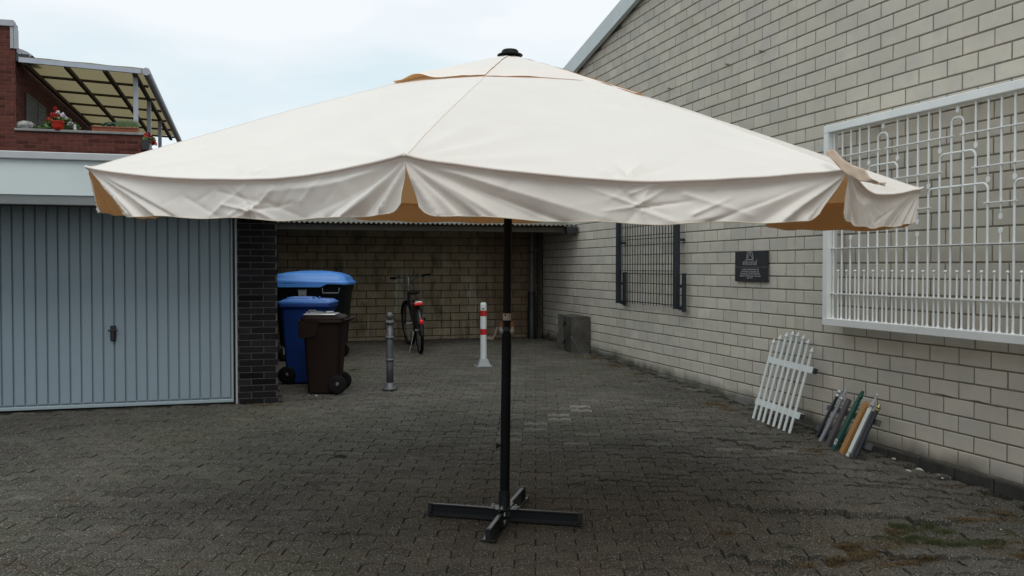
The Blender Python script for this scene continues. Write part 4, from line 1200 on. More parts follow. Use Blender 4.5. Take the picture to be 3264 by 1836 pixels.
# ================================================================== WHITE GRILLE on the wall
GX = 4.88
yl = onX(2658, 700, GX).y; PITCHB = 0.1123
NB = 26
gf0 = onX(2625, 403, 4.83); gf1 = onX(2625, 1036, 4.83)
gy0 = gf0.y; ztf = gf0.z; zbf = gf1.z
gy1 = yl - PITCHB*(NB + 1.2)
gr = tag(empty('ornamental_grille', (GX, (gy0+gy1)/2, zbf)), 'large white ornamental window grille in a box frame mounted on the block wall at right', 'grille')
fwid = 0.062
t = MB(); t.box((4.83, gy1, zbf), (4.935, gy0, zbf+fwid), c=0.004); W(t, 'frame_bottom', M_white, gr)
t = MB(); t.box((4.83, gy1, ztf-fwid), (4.935, gy0, ztf), c=0.004); W(t, 'frame_top', M_white, gr)
t = MB(); t.box((4.832, gy0-fwid, zbf+fwid), (4.933, gy0-0.001, ztf-fwid)); W(t, 'frame_side', M_white, gr)
t = MB(); t.box((4.832, gy1+0.001, zbf+fwid), (4.933, gy1+fwid, ztf-fwid)); W(t, 'frame_side', M_white, gr)
for y in (gy0-0.5, (gy0+gy1)/2, gy1+0.5):
    for z in (zbf+0.02, ztf-0.05):
        t = MB(); t.box((4.935, y-0.02, z), (5.0, y+0.02, z+0.03)); W(t, 'wall_bracket', M_white, gr)
zr1, zr2, zr3, zlo1, zlo2 = 2.614, 2.369, 2.117, 1.838, 1.449
za1, za2, za3 = 2.742, 2.494, 2.253
ztip, zs0, zs1, zs2, zs3, zup = 1.645, ztf-fwid-0.035, 2.524, 2.276, 2.02, 1.925
zi0, zi1 = zbf+fwid, ztf-fwid
def yb(i): return yl - PITCHB*i
rb = 0.0085
def spoon(mb, y, z, up):
    s = 1 if up else -1
    n = 14; v = []
    for xo in (-0.003, 0.003):
        for k in range(n):
            a = 2*math.pi*k/n; v.append((GX+xo, y+0.017*math.cos(a)*(1.0), z+s*0.0+0.022*math.sin(a)))
    mb.add(v, [tuple(range(n)), tuple(range(2*n-1, n-1, -1))] + [(k, n+k, n+(k+1) % n, (k+1) % n) for k in range(n)])
def bar(y, z0, z1, tipz=None, up=True, r=rb, taper=False):
    mb = MB()
    if tipz is None: mb.tube([(GX, y, z0), (GX, y, z1)], r, 10)
    elif up:
        mb.tube([(GX, y, z0), (GX, y, tipz-0.11), (GX, y, tipz-0.02)], [r, r, r*0.45], 10); spoon(mb, y, tipz, True)
    else:
        mb.tube([(GX, y, z1), (GX, y, min(z1, tipz+0.11)+0.0001), (GX, y, tipz+0.02)], [r, r, r*0.45], 10); spoon(mb, y, tipz, False)
    mb.lathe([(0.017, -0.001), (0.015, 0.004), (0.009, 0.009)], (GX, y, z0), 10) if z0 == zi0 else None
    W(mb, 'bar', M_white, gr)
cent = [-1.5, 5.5, 12.5, 19.5, 26.5]
for i in range(NB+1):
    y = yb(i)
    dc = min(abs(i-c_) for c_ in cent)
    if dc < 1: bar(y, zi0, za1-0.05)
    elif dc < 2: bar(y, zi0, za2-0.045); bar(y, zs1, zi1, zs1, False)
    elif dc < 3: bar(y, zi0, za3-0.045); bar(y, zs2, zi1, zs2, False)
    else: bar(y, zi0, zup, zup, True); bar(y, zs3, zi1, zs3, False)
for c_ in cent:
    if 0 < c_ < NB:
        mb = MB(); y = yb(c_); mb.tube([(GX, y, zi1), (GX, y, zs0+0.015)], rb*0.6, 8); spoon(mb, y, zs0, False); W(mb, 'bar', M_white, gr)
    for hw, zt, zr_, rr in ((0.5, za1, zr1, 0.04), (1.5, za2, zr2, 0.045), (2.5, za3, zr3, 0.045)):
        a, b2 = yb(c_-hw), yb(c_+hw)
        if a > gy0 - fwid - 0.01: a = None
        if b2 < gy1 + fwid or (a is None and b2 > gy0 - fwid - 0.01): continue
        pts = []
        if a is not None:
            pts.append((GX, a, zt-rr-0.005))
            for k in range(7): an = math.pi*k/12; pts.append((GX, a-rr*(1-math.cos(an)), zt-rr+rr*math.sin(an)))
        else: pts.append((GX, gy0-fwid, zt))
        for k in range(7): an = math.pi*k/12; pts.append((GX, b2+rr*(1-math.sin(an)), zt-rr+rr*math.cos(an)))
        pts.append((GX, b2, zt-rr-0.005))
        W(MB().tube(pts, rb, 10), 'arch', M_white, gr)
def rail(y0, y1, z):
    y0 = min(y0, gy0-fwid+0.0); y1 = max(y1, gy1+fwid)
    if y0 - y1 < 0.05: return
    t = MB(); t.box((GX-0.017, y1, z-0.004), (GX-0.0085, y0, z+0.004)); t.box((GX-0.0085, y1, z-0.004), (GX+0.011, y0, z+0.004)); W(t, 'rail', M_white, gr)
for c0, c1 in zip(cent[:-1], cent[1:]):
    rail(yb(c0+0.5)+0.02, yb(c1-0.5)-0.02, zr1); rail(yb(c0+1.5)+0.02, yb(c1-1.5)-0.02, zr2); rail(yb(c0+2.5)+0.02, yb(c1-2.5)-0.02, zr3)
rail(gy0+0, gy1, zlo1); rail(gy0, gy1, zlo2)
for i in range(NB+1):
    y = yb(i-0.42)
    mb = MB(); mb.tube([(GX, y, zi0), (GX, y, ztip-0.10), (GX, y, ztip-0.012)], [rb*0.9, rb*0.9, rb*0.5], 8)
    mb.lathe([(0.002, -0.012), (0.012, -0.006), (0.013, 0.0), (0.009, 0.008), (0.002, 0.011)], (GX, y, ztip), 10)
    W(mb, 'short_bar', M_white, gr)

# ================================================================== DARK MESH GRILLE
MX = 4.90
mp0 = onX(1972, 960, MX); mp1 = onX(2158, 980, MX)
mg = tag(empty('mesh_gate', (MX, (mp0.y+mp1.y)/2, mp0.z)), 'anthracite double-rod mesh gate panel with square posts mounted on the block wall', 'gate')
y0_, y1_ = onX(1972, 900, MX).y, onX(2156, 900, MX).y
zb_ = onX(1972, 957, MX).z; zt_ = 2.85
for (yy, zlow) in ((y0_, onX(1962, 965, MX).z), (y1_, onX(2160, 985, MX).z)):
    t = MB(); t.box((MX-0.03, yy-0.035, zlow), (MX+0.03, yy+0.035, zt_+0.05), c=0.003); W(t, 'post', M_anth, mg)
    t = MB(); t.box((MX+0.0, yy-0.115, zlow-0.01), (MX+0.05, yy-0.037, zlow+0.03)); t.box((MX+0.01, yy-0.155, zlow-0.03), (MX+0.05, yy-0.118, zlow+0.42)); W(t, 'wall_hook', M_anth, mg)
    for z in (zlow+0.25, zlow+0.8, zlow+1.35):
        t = MB(); t.box((MX+0.03, yy-0.02, z), (5.0, yy+0.02, z+0.03)); W(t, 'wall_bracket', M_anth, mg)
nr = 21
for k in range(nr):
    y = y0_ - 0.055 + (y1_-y0_+0.11)*k/(nr-1)*1.0
    W(MB().tube([(MX, y, zb_-0.03), (MX, y, zt_)], 0.0052, 6), 'rod', M_anth, mg)
for z in (zb_, zb_+0.405, zb_+0.81, zb_+1.215, zt_-0.02):
    t = MB(); t.box((MX-0.012, y1_+0.01, z-0.004), (MX-0.0045, y0_+0.03, z+0.004)); t.box((MX+0.0045, y1_+0.01, z-0.004), (MX+0.012, y0_+0.03, z+0.004)); W(t, 'cross_rod', M_anth, mg)

# ================================================================== SIGN
q0, q1 = onX(2344, 800, 4.975), onX(2447, 898, 4.975); zt_s, zb_s = onX(2395, 800, 4.975).z, onX(2395, 898, 4.975).z
sg = tag(empty('sign', (4.975, (q0.y+q1.y)/2, zb_s)), 'dark rectangular company plaque with a trapezoid emblem and grey lettering on the block wall', 'sign')
t = MB(); t.box((4.972, q1.y, zb_s), (4.984, q0.y, zt_s), c=0.001)
W(t, 'plate', M_sign, sg)
sw, shh = q0.y - q1.y, zt_s - zb_s
t = MB()
for yy in (q1.y+0.02, q0.y-0.02):
    for z in (zb_s+0.015, zt_s-0.015):
        W(MB().tube([(4.970, yy, z), (4.9995, yy, z)], 0.006, 8), 'screw', M_blackpl, sg)
def sgp(u, v): return (4.9705, q0.y - u*sw, zb_s + v*shh)
def stroke(mb, pts, wd, asp=1.0):
    for (a, b2) in zip(pts[:-1], pts[1:]):
        A_, B_ = Vector((a[0]*sw, a[1]*shh)), Vector((b2[0]*sw, b2[1]*shh))
        d = (B_-A_).normalized(); n_ = Vector((-d.y, d.x))*wd/2; A_ = A_ - d*wd*0.4; B_ = B_ + d*wd*0.4
        q = [A_+n_, A_-n_, B_-n_, B_+n_]
        mb.add([(4.9705, q0.y - p.x, zb_s + p.y) for p in q], [(0, 1, 2, 3)]); mb.add([(4.9712, q0.y - p.x, zb_s + p.y) for p in q], [(3, 2, 1, 0)])
t = MB(); stroke(t, [(0.375, 0.72), (0.395, 0.965), (0.545, 0.965), (0.585, 0.72), (0.375, 0.72)], 0.013)
stroke(t, [(0.39, 0.735), (0.47, 0.94), (0.565, 0.735)], 0.011); W(t, 'emblem', M_signtxt, sg)
t = MB(); stroke(t, [(0.005, 0.475), (0.995, 0.475)], 0.006); W(t, 'rule', M_signline, sg)
def text(s, u, v, size, xs, mat_, name, par, align='CENTER'):
    cu = bpy.data.curves.new(name, 'FONT'); cu.body = s; cu.size = size; cu.align_x = align; cu.extrude = 0.0004; cu.resolution_u = 2
    cu.offset = 0.0008
    tmp = bpy.data.objects.new(name, cu); link(tmp)
    dg = bpy.context.evaluated_depsgraph_get(); me = bpy.data.meshes.new_from_object(tmp.evaluated_get(dg))
    bpy.data.objects.remove(tmp)
    M = Matrix.Translation(sgp(u, v)) @ Matrix.Rotation(-math.pi/2, 4, 'Z') @ Matrix.Rotation(math.pi/2, 4, 'X') @ Matrix.Diagonal((xs, 1, 1, 1))
    me.transform(M); me.materials.clear(); me.materials.append(mat_)
    o = bpy.data.objects.new(name, me); link(o); seated(o, par); return o
text('elkostal', 0.47, 0.545, 0.080, 1.12, M_signtxt, 'company_name', sg)
for k, (ln, v) in enumerate((('In diesem Betrieb finden Sie', 0.375), ('wetterfeste Torsysteme und', 0.305), ('Zaunanlagen, die der Sicherheit', 0.235), ('dienen, individuell und massgenau', 0.165), ('seit 1979', 0.095))):
    text(ln, 0.48, v, 0.026, 1.12, M_signtxt, 'text_line', sg)

# ================================================================== BINS
def rring(w, d, z, r, n=5, cx=0.0, cy=0.0):
    pts = []
    for (sx, sy, a0) in ((1, 1, 0), (-1, 1, 90), (-1, -1, 180), (1, -1, 270)):
        for k in range(n+1):
            a = R_(a0 + 90*k/n); pts.append((cx + sx*(w/2-r) + r*math.cos(a), cy + sy*(d/2-r) + r*math.sin(a), z))
    return pts
def loft(mb, rings, M=None, smooth=True, cap0=True, cap1=True, **k):
    n = len(rings[0]); v = [Vector(p) for r in rings for p in r]
    if M is not None: v = [M @ p for p in v]
    f = [(j*n+i, j*n+(i+1) % n, (j+1)*n+(i+1) % n, (j+1)*n+i) for j in range(len(rings)-1) for i in range(n)]
    mb.add(v, f, smooth=smooth, **k)
    if cap0: mb.add(v[:n], [tuple(reversed(range(n)))], **k)
    if cap1: mb.add(v[-n:], [tuple(range(n))], **k)
    return mb
def wheel(mb, M, r, w):
    mb.lathe([(r*0.35, -w/2), (r*0.86, -w/2), (r, -w/3), (r, w/3), (r*0.86, w/2), (r*0.35, w/2)], (0, 0, 0), 24, M=M)
    return mb

# brown bin: front lip to the left, wheels to the right
def two_wheel_bin(pt, rz, H, L, Wd, body, lid, lidmat, label, wheel_side=1, lidraise=0.0):
    o = tag(empty('wheelie_bin', (pt.x, pt.y, gbase(pt.x, pt.y) + 0.002), rz), label, 'bin')
    s = wheel_side
    t = MB()
    loft(t, [rring(L*0.70, Wd*0.78, 0.015, 0.04), rring(L*0.70, Wd*0.78, 0.03, 0.04), rring(L*0.88, Wd*0.93, H*0.86, 0.045), rring(L*0.90, Wd*0.95, H*0.90, 0.045)])
    loft(t, [rring(L*0.90, Wd*0.95, H*0.88, 0.045), rring(L*0.97, Wd, H*0.885, 0.05), rring(L*0.97, Wd, H*0.93, 0.05), rring(L*0.90, Wd*0.92, H*0.93, 0.045)])
    t.build('body', body, o)
    # broad lifting lip at the front, sides folded down
    t = MB(); fx = -s*L*0.47
    lip = s > 0
    t.prism([(fx-0.025*s, H*0.925), (fx+s*0.20, H*0.925), (fx+s*0.155, H*0.73), (fx-0.012*s, H*0.70)][::(1 if s > 0 else -1)], -Wd*0.50, -Wd*0.485, axis='y')
    t.prism([(fx-0.025*s, H*0.925), (fx+s*0.20, H*0.925), (fx+s*0.155, H*0.73), (fx-0.012*s, H*0.70)][::(1 if s > 0 else -1)], Wd*0.485, Wd*0.50, axis='y')
    a, b2 = sorted((fx-0.03*s, fx-0.012*s)); t.box((a, -Wd*0.5, H*0.72), (b2, Wd*0.5, H*0.93), c=0.004)
    if lip: t.build('lifting_lip', body, o)
    # lid
    t = MB()
    zz = H*0.93
    loft(t, [rring(L*0.99, Wd*1.0, zz+0.003, 0.05), rring(L*1.0, Wd*1.01, zz+0.022, 0.05), rring(L*0.93, Wd*0.94, zz+0.030, 0.05), rring(L*0.84, Wd*0.86, zz+0.050, 0.06), rring(L*0.5, Wd*0.55, zz+0.058, 0.08)])
    ld = t.build(lid, lidmat, o)
    t = MB(); hx = s*L*0.50
    t.tube([(hx-s*0.03, -Wd*0.40, zz-0.01), (hx+s*0.045, -Wd*0.40, zz+0.005), (hx+s*0.06, -Wd*0.37, zz+0.008), (hx+s*0.06, Wd*0.37, zz+0.008), (hx+s*0.045, Wd*0.40, zz+0.005), (hx-s*0.03, Wd*0.40, zz-0.01)], 0.014, 8)
    t.build('handle', body, o)
    for yy in (-Wd*0.42, Wd*0.42):
        M = Matrix.Translation((s*L*0.335, yy, 0.102)) @ Matrix.Rotation(math.pi/2, 4, 'X')
        wo = wheel(MB(), M, 0.10, 0.045).build('wheel', M_rubber, o)
        h_ = MB(); h_.lathe([(0.0, -0.026), (0.03, -0.026), (0.034, 0.0), (0.03, 0.026), (0.0, 0.026)], (0, 0, 0), 16, M=M); h_.build('hub', M_blackpl, wo)
    MB().tube([(s*L*0.335, -Wd*0.4, 0.102), (s*L*0.335, Wd*0.4, 0.102)], 0.011, 8).build('axle', M_steel, o)
    return o, zz
bp_ = onG(1027, 1258)
brown, bz = two_wheel_bin(bp_ + FWD*0.17, -YAW + R_(2), 0.855, 0.47, 0.44, M_brown, 'lid', M_brown, 'dark brown wheeled bin in front of the blue ones, metal scraps on its lid')
bq = onG(968, 1228)
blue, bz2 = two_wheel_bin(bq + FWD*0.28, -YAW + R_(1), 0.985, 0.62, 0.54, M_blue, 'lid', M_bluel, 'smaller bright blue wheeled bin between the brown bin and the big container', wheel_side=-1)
# ridges, stops on the blue lid
t = MB()
for (x, y) in ((0.08, -0.12), (0.15, -0.12)): t.box((x-0.008, y-0.02, bz2+0.045), (x+0.008, y+0.02, bz2+0.085), c=0.004)
t.build('lid_stop', M_bluel, blue)
t = MB(); loft(t, [rring(0.34, 0.34, bz2+0.05, 0.06, cx=-0.08), rring(0.30, 0.30, bz2+0.072, 0.06, cx=-0.08), rring(0.2, 0.2, bz2+0.078, 0.05, cx=-0.08)]); t.build('lid_bulge', M_bluel, blue)
def sticker_on(par, x0, x1, z0, z1, y, name='label'):
    t = MB(); t.box((x0, y-0.0015, z0), (x1, y, z1)); l_ = t.build(name, M_label, par)
    t = MB(); w, h_ = x1-x0, z1-z0
    t.lathe([(h_*0.14, 0), (h_*0.14, 0.0012)], (0, 0, 0), 10, M=Matrix.Translation((x0+w*0.17, y-0.0016, z0+h_*0.66)) @ Matrix.Rotation(math.pi/2, 4, 'X'))
    rr_ = random.Random(5)
    x = x0 + w*0.12
    while x < x1 - w*0.12:
        q = w*rr_.uniform(0.02, 0.05); t.box((x, y-0.0028, z0+h_*0.16), (x+q, y-0.0015, z0+h_*0.36)); x += q + w*0.03
    t.box((x0+w*0.35, y-0.0028, z0+h_*0.55), (x1-w*0.25, y-0.0015, z0+h_*0.60)); t.box((x0+w*0.35, y-0.0028, z0+h_*0.70), (x1-w*0.15, y-0.0015, z0+h_*0.74))
    o = t.build('print', M_ink, l_); return l_
sticker_on(blue, 0.055, 0.135, 0.80, 0.85, -0.262)
# things on the brown lid
sc_ = tag(empty('scrap_metal', (0, 0, 0)), 'flat pale metal scraps and a wire handle lying on the brown bin lid', 'scrap')
Bm = Matrix.Translation(brown.location) @ Matrix.Rotation(brown.rotation_euler.z, 4, 'Z')
sc_.location = Bm @ Vector((0, 0, bz+0.06))
t = MB(); loft(t, [rring(0.36, 0.30, bz+0.052, 0.02, cx=-0.03, cy=-0.04), rring(0.37, 0.31, bz+0.060, 0.02, cx=-0.03, cy=-0.04), rring(0.33, 0.27, bz+0.068, 0.02, cx=-0.03, cy=-0.04)], M=Bm); W(t, 'tray', M_steel, sc_)
t = MB()
for (x, y, a, l_) in ((-0.10, -0.10, 8, 0.16), (0.02, -0.12, -14, 0.2), (-0.05, 0.0, 30, 0.14), (0.06, -0.05, 60, 0.1)):
    t.box((-l_/2, -0.012, 0), (l_/2, 0.012, 0.012), Bm @ Matrix.Translation((x, y, bz+0.07)) @ Matrix.Rotation(R_(a), 4, 'Z') @ Matrix.Rotation(R_(3), 4, 'Y'))
W(t, 'bar', M_crank, sc_)
t = MB(); t.tube([Bm @ Vector(p) for p in ((-0.16, -0.12, bz+0.07), (-0.13, -0.14, bz+0.10), (0.0, -0.15, bz+0.09), (0.05, -0.12, bz+0.07))], 0.004, 6); W(t, 'wire', M_darkmetal, sc_)
t = MB(); t.box((0.03, -0.08, bz+0.084), (0.10, -0.03, bz+0.088), Bm); W(t, 'white_scrap', M_fascia, sc_)

# large container
cp_ = onG(978, 1160)
CT = cp_ + FWD*0.50
ct = tag(empty('waste_container', (CT.x, CT.y, gbase(CT.x, CT.y)+0.003), -YAW + R_(2)), 'large dark four-wheeled waste container with a domed light blue lid, behind the smaller bins', 'bin')
t = MB()
loft(t, [rring(0.92, 0.70, 0.20, 0.08), rring(0.96, 0.74, 0.24, 0.08), rring(1.08, 0.86, 0.98, 0.09), rring(1.13, 0.92, 1.01, 0.09), rring(1.14, 0.93, 1.09, 0.09), rring(1.16, 0.95, 1.095, 0.09), rring(1.16, 0.95, 1.115, 0.09)])
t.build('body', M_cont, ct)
t = MB()
def lidring(w, d, z0, k):
    return [(x, y, z0 + k*(1-(2*x/1.2)**2)*0.5 + k*0.5*(1-abs(2*y/1.0)**3)*0.3 - 0.02*sm(0.3, 0.6, x) + 0.012*sm(-0.3, -0.6, x)) for x, y, z in rring(w, d, z0, 0.12, 8)]
loft(t, [lidring(1.20, 0.99, 1.105, 0.0), lidring(1.22, 1.01, 1.13, 0.012), lidring(1.16, 0.95, 1.155, 0.02), lidring(1.12, 0.91, 1.165, 0.025), lidring(1.10, 0.89, 1.195, 0.04), lidring(1.02, 0.82, 1.215, 0.06), lidring(0.8, 0.6, 1.23, 0.07), lidring(0.4, 0.3, 1.235, 0.08)])
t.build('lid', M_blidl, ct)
t = MB(); t.prism([(-0.36, 1.105), (-0.62, 1.135), (-0.60, 1.08), (-0.45, 1.055), (0.18, 1.055), (0.30, 1.105)], -0.515, -0.500, axis='y'); t.build('lid_skirt', M_blidl, ct)
t = MB(); t.tube([(-0.60, -0.4, 1.17), (-0.66, -0.38, 1.22), (-0.66, 0.38, 1.22), (-0.60, 0.4, 1.17)], 0.022, 8); t.build('lid_handle', M_blidl, ct)
for x in (0.34,):
    t = MB(); t.tube([(x-0.13, -0.49, 1.04), (x-0.12, -0.52, 0.97), (x+0.12, -0.52, 0.97), (x+0.13, -0.49, 1.04)], 0.011, 8); t.build('grip', M_castiron, ct)
t = MB(); t.prism([(-0.17, 1.02), (-0.03, 1.02), (-0.05, 0.88), (-0.14, 0.86)], -0.475, -0.455, axis='y'); t.tube([(-0.09, -0.49, 0.96), (-0.09, -0.47, 0.96)], 0.02, 10); t.build('trunnion_plate', M_galv, ct)
for (x, y) in ((0.40, -0.30), (0.40, 0.30), (-0.40, -0.30), (-0.40, 0.30)):
    M = Matrix.Translation((x, y, 0.10)) @ Matrix.Rotation(math.pi/2, 4, 'X') @ Matrix.Rotation(R_(20), 4, 'Y')
    wo = wheel(MB(), M, 0.098, 0.045).build('wheel', M_rubber, ct)
    f_ = MB(); f_.prism([(x-0.05, 0.215), (x+0.05, 0.215), (x+0.02, 0.09), (x-0.02, 0.09)], y-0.034, y-0.028, axis='y'); f_.prism([(x-0.05, 0.215), (x+0.05, 0.215), (x+0.02, 0.09), (x-0.02, 0.09)], y+0.028, y+0.034, axis='y'); f_.build('fork', M_galv, wo)
lb = sticker_on(ct, 0.33, 0.44, 0.86, 0.93, -0.462)
lb.rotation_euler = (R_(-4.5), 0, 0); lb.location = (0, 0.052-0.06, -0.036)

# ================================================================== BOLLARDS
cbp = onG(1243, 1243)
co = tag(empty('bollard', (cbp.x, cbp.y, gbase(cbp.x, cbp.y))), 'grey cast iron bollard with ball top and ringed shaft beside the bins', 'bollard')
hh = 0.86
t = MB(); t.lathe([(0.0, 0.0), (0.080, 0.0), (0.082, 0.020), (0.070, 0.032), (0.062, 0.036), (0.062, 0.056), (0.052, 0.062), (0.052, 0.078), (0.046, 0.084)], (0, 0, 0), 32); t.build('foot', M_castiron, co)
t = MB(); t.lathe([(0.040, 0.084), (0.039, 0.30), (0.037, 0.50), (0.034, hh-0.13)], (0, 0, 0), 28); t.build('shaft', M_castiron, co)
for z in (0.335, 0.585):
    t = MB(); t.lathe([(0.036, z-0.016), (0.047, z-0.010), (0.054, z), (0.052, z+0.006), (0.041, z+0.014), (0.036, z+0.02)], (0, 0, 0), 32); t.build('ring', M_castiron, co)
t = MB(); z = hh-0.13
t.lathe([(0.034, z), (0.048, z+0.010), (0.055, z+0.022), (0.053, z+0.030), (0.036, z+0.042), (0.026, z+0.048), (0.024, z+0.054)], (0, 0, 0), 32); t.build('collar', M_castiron, co)
t = MB(); t.lathe([(0.001 + 0.041*math.sin(math.pi*k/14), z+0.092-0.043*math.cos(math.pi*k/14)) for k in range(15)], (0, 0, 0), 28); t.build('ball', M_castiron, co)

wb = onG(1541, 1168)
wo_ = tag(empty('bollard', (wb.x, wb.y, gbase(wb.x, wb.y)), -YAW + R_(10)), 'white parking bollard with two red bands on a pyramidal grey foot', 'bollard')
def octa(r, k=0.42):
    return [(r*math.cos(R_(22.5+45*i)), r*math.sin(R_(22.5+45*i))) for i in range(8)]
hb = 0.845
def sect(z0, z1, r=0.042): return MB().prism(octa(r), z0, z1)
t = sect(0.10, 0.42); 
t.prism(octa(0.042), 0.498, 0.665); t.prism(octa(0.042), 0.742, 0.822)
v = [(x, y, 0.822) for x, y in octa(0.042)] + [(x*0.8, y*0.8, hb) for x, y in octa(0.042)]
t.add(v, [(i, (i+1) % 8, 8+(i+1) % 8, 8+i) for i in range(8)] + [tuple(range(8, 16))])
t.build('post', M_white_p, wo_)
for z0_, z1_ in ((0.4205, 0.4975), (0.6655, 0.7415)):
    sect(z0_, z1_, 0.0425).build('red_band', M_red_p, wo_)
t = MB(); t.lathe([(0.0, 0), (0.014, 0), (0.016, 0.004), (0.016, 0.008)], (0, 0, 0), 16, M=Matrix.Translation((-0.01, -0.0455, 0.775)) @ Matrix.Rotation(-math.pi/2, 4, 'X')); t.build('lock', M_steel, wo_)
t = MB(); t.lathe([(0.0, 0), (0.007, 0), (0.007, 0.003)], (0, 0, 0), 10, M=Matrix.Translation((-0.01, -0.0475, 0.775)) @ Matrix.Rotation(-math.pi/2, 4, 'X')); t.build('keyhole', M_blackpl, wo_)
t = MB(); lo, hi = 0.115, 0.050
v = [(-lo, -lo, 0.0), (lo, -lo, 0.0), (lo, lo, 0.0), (-lo, lo, 0.0), (-lo, -lo, 0.010), (lo, -lo, 0.010), (lo, lo, 0.010), (-lo, lo, 0.010),
     (-0.085, -0.085, 0.012), (0.085, -0.085, 0.012), (0.085, 0.085, 0.012), (-0.085, 0.085, 0.012), (-hi, -hi, 0.105), (hi, -hi, 0.105), (hi, hi, 0.105), (-hi, hi, 0.105)]
t.add(v, [(0,3,2,1)] + [(a+i, a+(i+1) % 4, a+4+(i+1) % 4, a+4+i) for a in (0, 4, 8) for i in range(4)] + [(12,13,14,15)])
t.build('foot', M_galv, wo_)
for (x, y) in ((-0.10, -0.10), (0.10, -0.10), (0.10, 0.10), (-0.10, 0.10)):
    MB().lathe([(0.012, 0.010), (0.012, 0.02), (0.006, 0.022)], (x, y, 0), 6, smooth=False).build('bolt', M_steel, wo_)

# ================================================================== BICYCLE
rc = onG(1341, 1126); fc = onG(1311, 1098)
rc.z = gbase(rc.x, rc.y); fc.z = gbase(fc.x, fc.y)
dv = Vector((fc.x-rc.x, fc.y-rc.y, 0)).normalized(); fc = Vector((rc.x, rc.y, 0)) + dv*1.08; fc.z = gbase(fc.x, fc.y)
bk = tag(empty('bicycle', rc.to_tuple(), 0), 'black city bicycle on its kickstand near the rear wall, with red tail light', 'bicycle')
# local frame: x forward, y left, leaning left on its stand
ang = math.atan2(dv.y, dv.x)
BK = Matrix.Translation(Vector((rc.x, rc.y, rc.z))) @ Matrix.Rotation(ang, 4, 'Z') @ Matrix.Rotation(R_(-5.0), 4, 'X') @ Matrix.Rotation(-math.atan2(fc.z-rc.z, 1.08), 4, 'Y')
def BP(*p): return BK @ Vector(p)
WR = 0.345
def bwheel(cx, steer=0.0, pivot=None):
    Ms_ = BK.copy()
    if steer: Ms_ = BK @ Matrix.Translation((pivot, 0, 0)) @ Matrix.Rotation(steer, 4, 'Z') @ Matrix.Translation((-pivot, 0, 0))
    t = MB(); t.tube([Ms_ @ Vector((cx + (WR-0.018)*math.cos(a*math.pi/24), 0, WR + (WR-0.018)*math.sin(a*math.pi/24))) for a in range(48)], 0.024, 10, closed=True)
    w_ = W(t, 'wheel', M_rubber, bk)
    t = MB(); t.tube([Ms_ @ Vector((cx + (WR-0.040)*math.cos(a*math.pi/24), 0, WR + (WR-0.040)*math.sin(a*math.pi/24))) for a in range(48)], 0.009, 8, closed=True)
    seated(t.build('rim', M_zinc), w_)
    t = MB()
    for k in range(28):
        a = 2*math.pi*k/28; sd_ = 0.025*(1 if k % 2 else -1); a2 = a + (0.5 if k % 4 < 2 else -0.5)
        t.tube([Ms_ @ Vector((cx+0.022*math.cos(a2), sd_, WR+0.022*math.sin(a2))), Ms_ @ Vector((cx+(WR-0.045)*math.cos(a), 0, WR+(WR-0.045)*math.sin(a)))], 0.0012, 4)
    seated(t.build('spokes', M_steel), w_)
    t = MB(); t.tube([Ms_ @ Vector((cx, -0.05, WR)), Ms_ @ Vector((cx, 0.05, WR))], 0.018, 12)
    seated(t.build('hub', M_steel), w_)
    # mudguard
    t = MB(); a0, a1 = (-12, 150) if not steer else (20, 175); v = []
    for k in range(29):
        a = R_(a0 + (a1-a0)*k/28); a = math.pi - a if not steer else a
        for (yy, dr_) in ((-0.028, 0.012), (-0.018, 0.024), (0, 0.028), (0.018, 0.024), (0.028, 0.012)):
            v.append(Ms_ @ Vector((cx + (WR+dr_)*math.cos(a), yy, WR + (WR+dr_)*math.sin(a))))
    t.add(v, [(k*5+j, k*5+j+1, k*5+j+6, k*5+j+5) for k in range(28) for j in range(4)], smooth=True)
    o = W(t, 'mudguard', M_blackpl, bk)
    m = o.modifiers.new('th', 'SOLIDIFY'); m.thickness = 0.0015
    return Ms_
bwheel(0.0)
pv = 0.98
Mst = bwheel(1.08, R_(9), pv)
bb = (0.42, 0, 0.29); seat = (0.30, 0, 0.86); head0 = (0.93, 0, 0.62); head1 = (0.89, 0, 0.86)
fr_ = MB()
for a, b2, r in ((bb, (0.33, 0, 0.72), 0.016), (bb, head0, 0.019), ((0.38, 0, 0.50), (0.90, 0, 0.78), 0.016), (head0, head1, 0.020)):
    fr_.tube([BP(*a), BP(*b2)], r, 10)
for yy in (-0.055, 0.055):
    fr_.tube([BP(0, yy, WR), BP(0.37, yy*0.4, 0.29)], 0.009, 8); fr_.tube([BP(0, yy, WR), BP(0.34, yy*0.3, 0.68)], 0.008, 8)
W(fr_, 'frame', M_blackpl, bk)
t = MB()
for yy in (-0.055, 0.055): t.tube([Mst @ Vector((1.08, yy, WR)), Mst @ Vector((0.96, yy, 0.62)), Mst @ Vector((0.945, yy*0.5, 0.66))], 0.011, 8)
t.tube([Mst @ Vector((0.945, -0.03, 0.665)), Mst @ Vector((0.945, 0.03, 0.665))], 0.014, 8); W(t, 'fork', M_blackpl, bk)
MB().tube([BP(0.33, 0, 0.70), BP(*seat)], 0.012, 8) and None
W(MB().tube([BP(0.33, 0, 0.70), BP(*seat)], 0.012, 8), 'seat_post', M_steel, bk)
t = MB()
rings = []
for (x, w_, zt_, zb2) in ((0.14, 0.02, 0.895, 0.865), (0.16, 0.17, 0.915, 0.855), (0.22, 0.20, 0.912, 0.86), (0.29, 0.12, 0.895, 0.86), (0.36, 0.06, 0.89, 0.865), (0.42, 0.035, 0.885, 0.862)):
    rings.append([(x, w_/2*math.cos(a*math.pi/6), (zt_+zb2)/2 + (zt_-zb2)/2*math.sin(a*math.pi/6)) for a in range(12)])
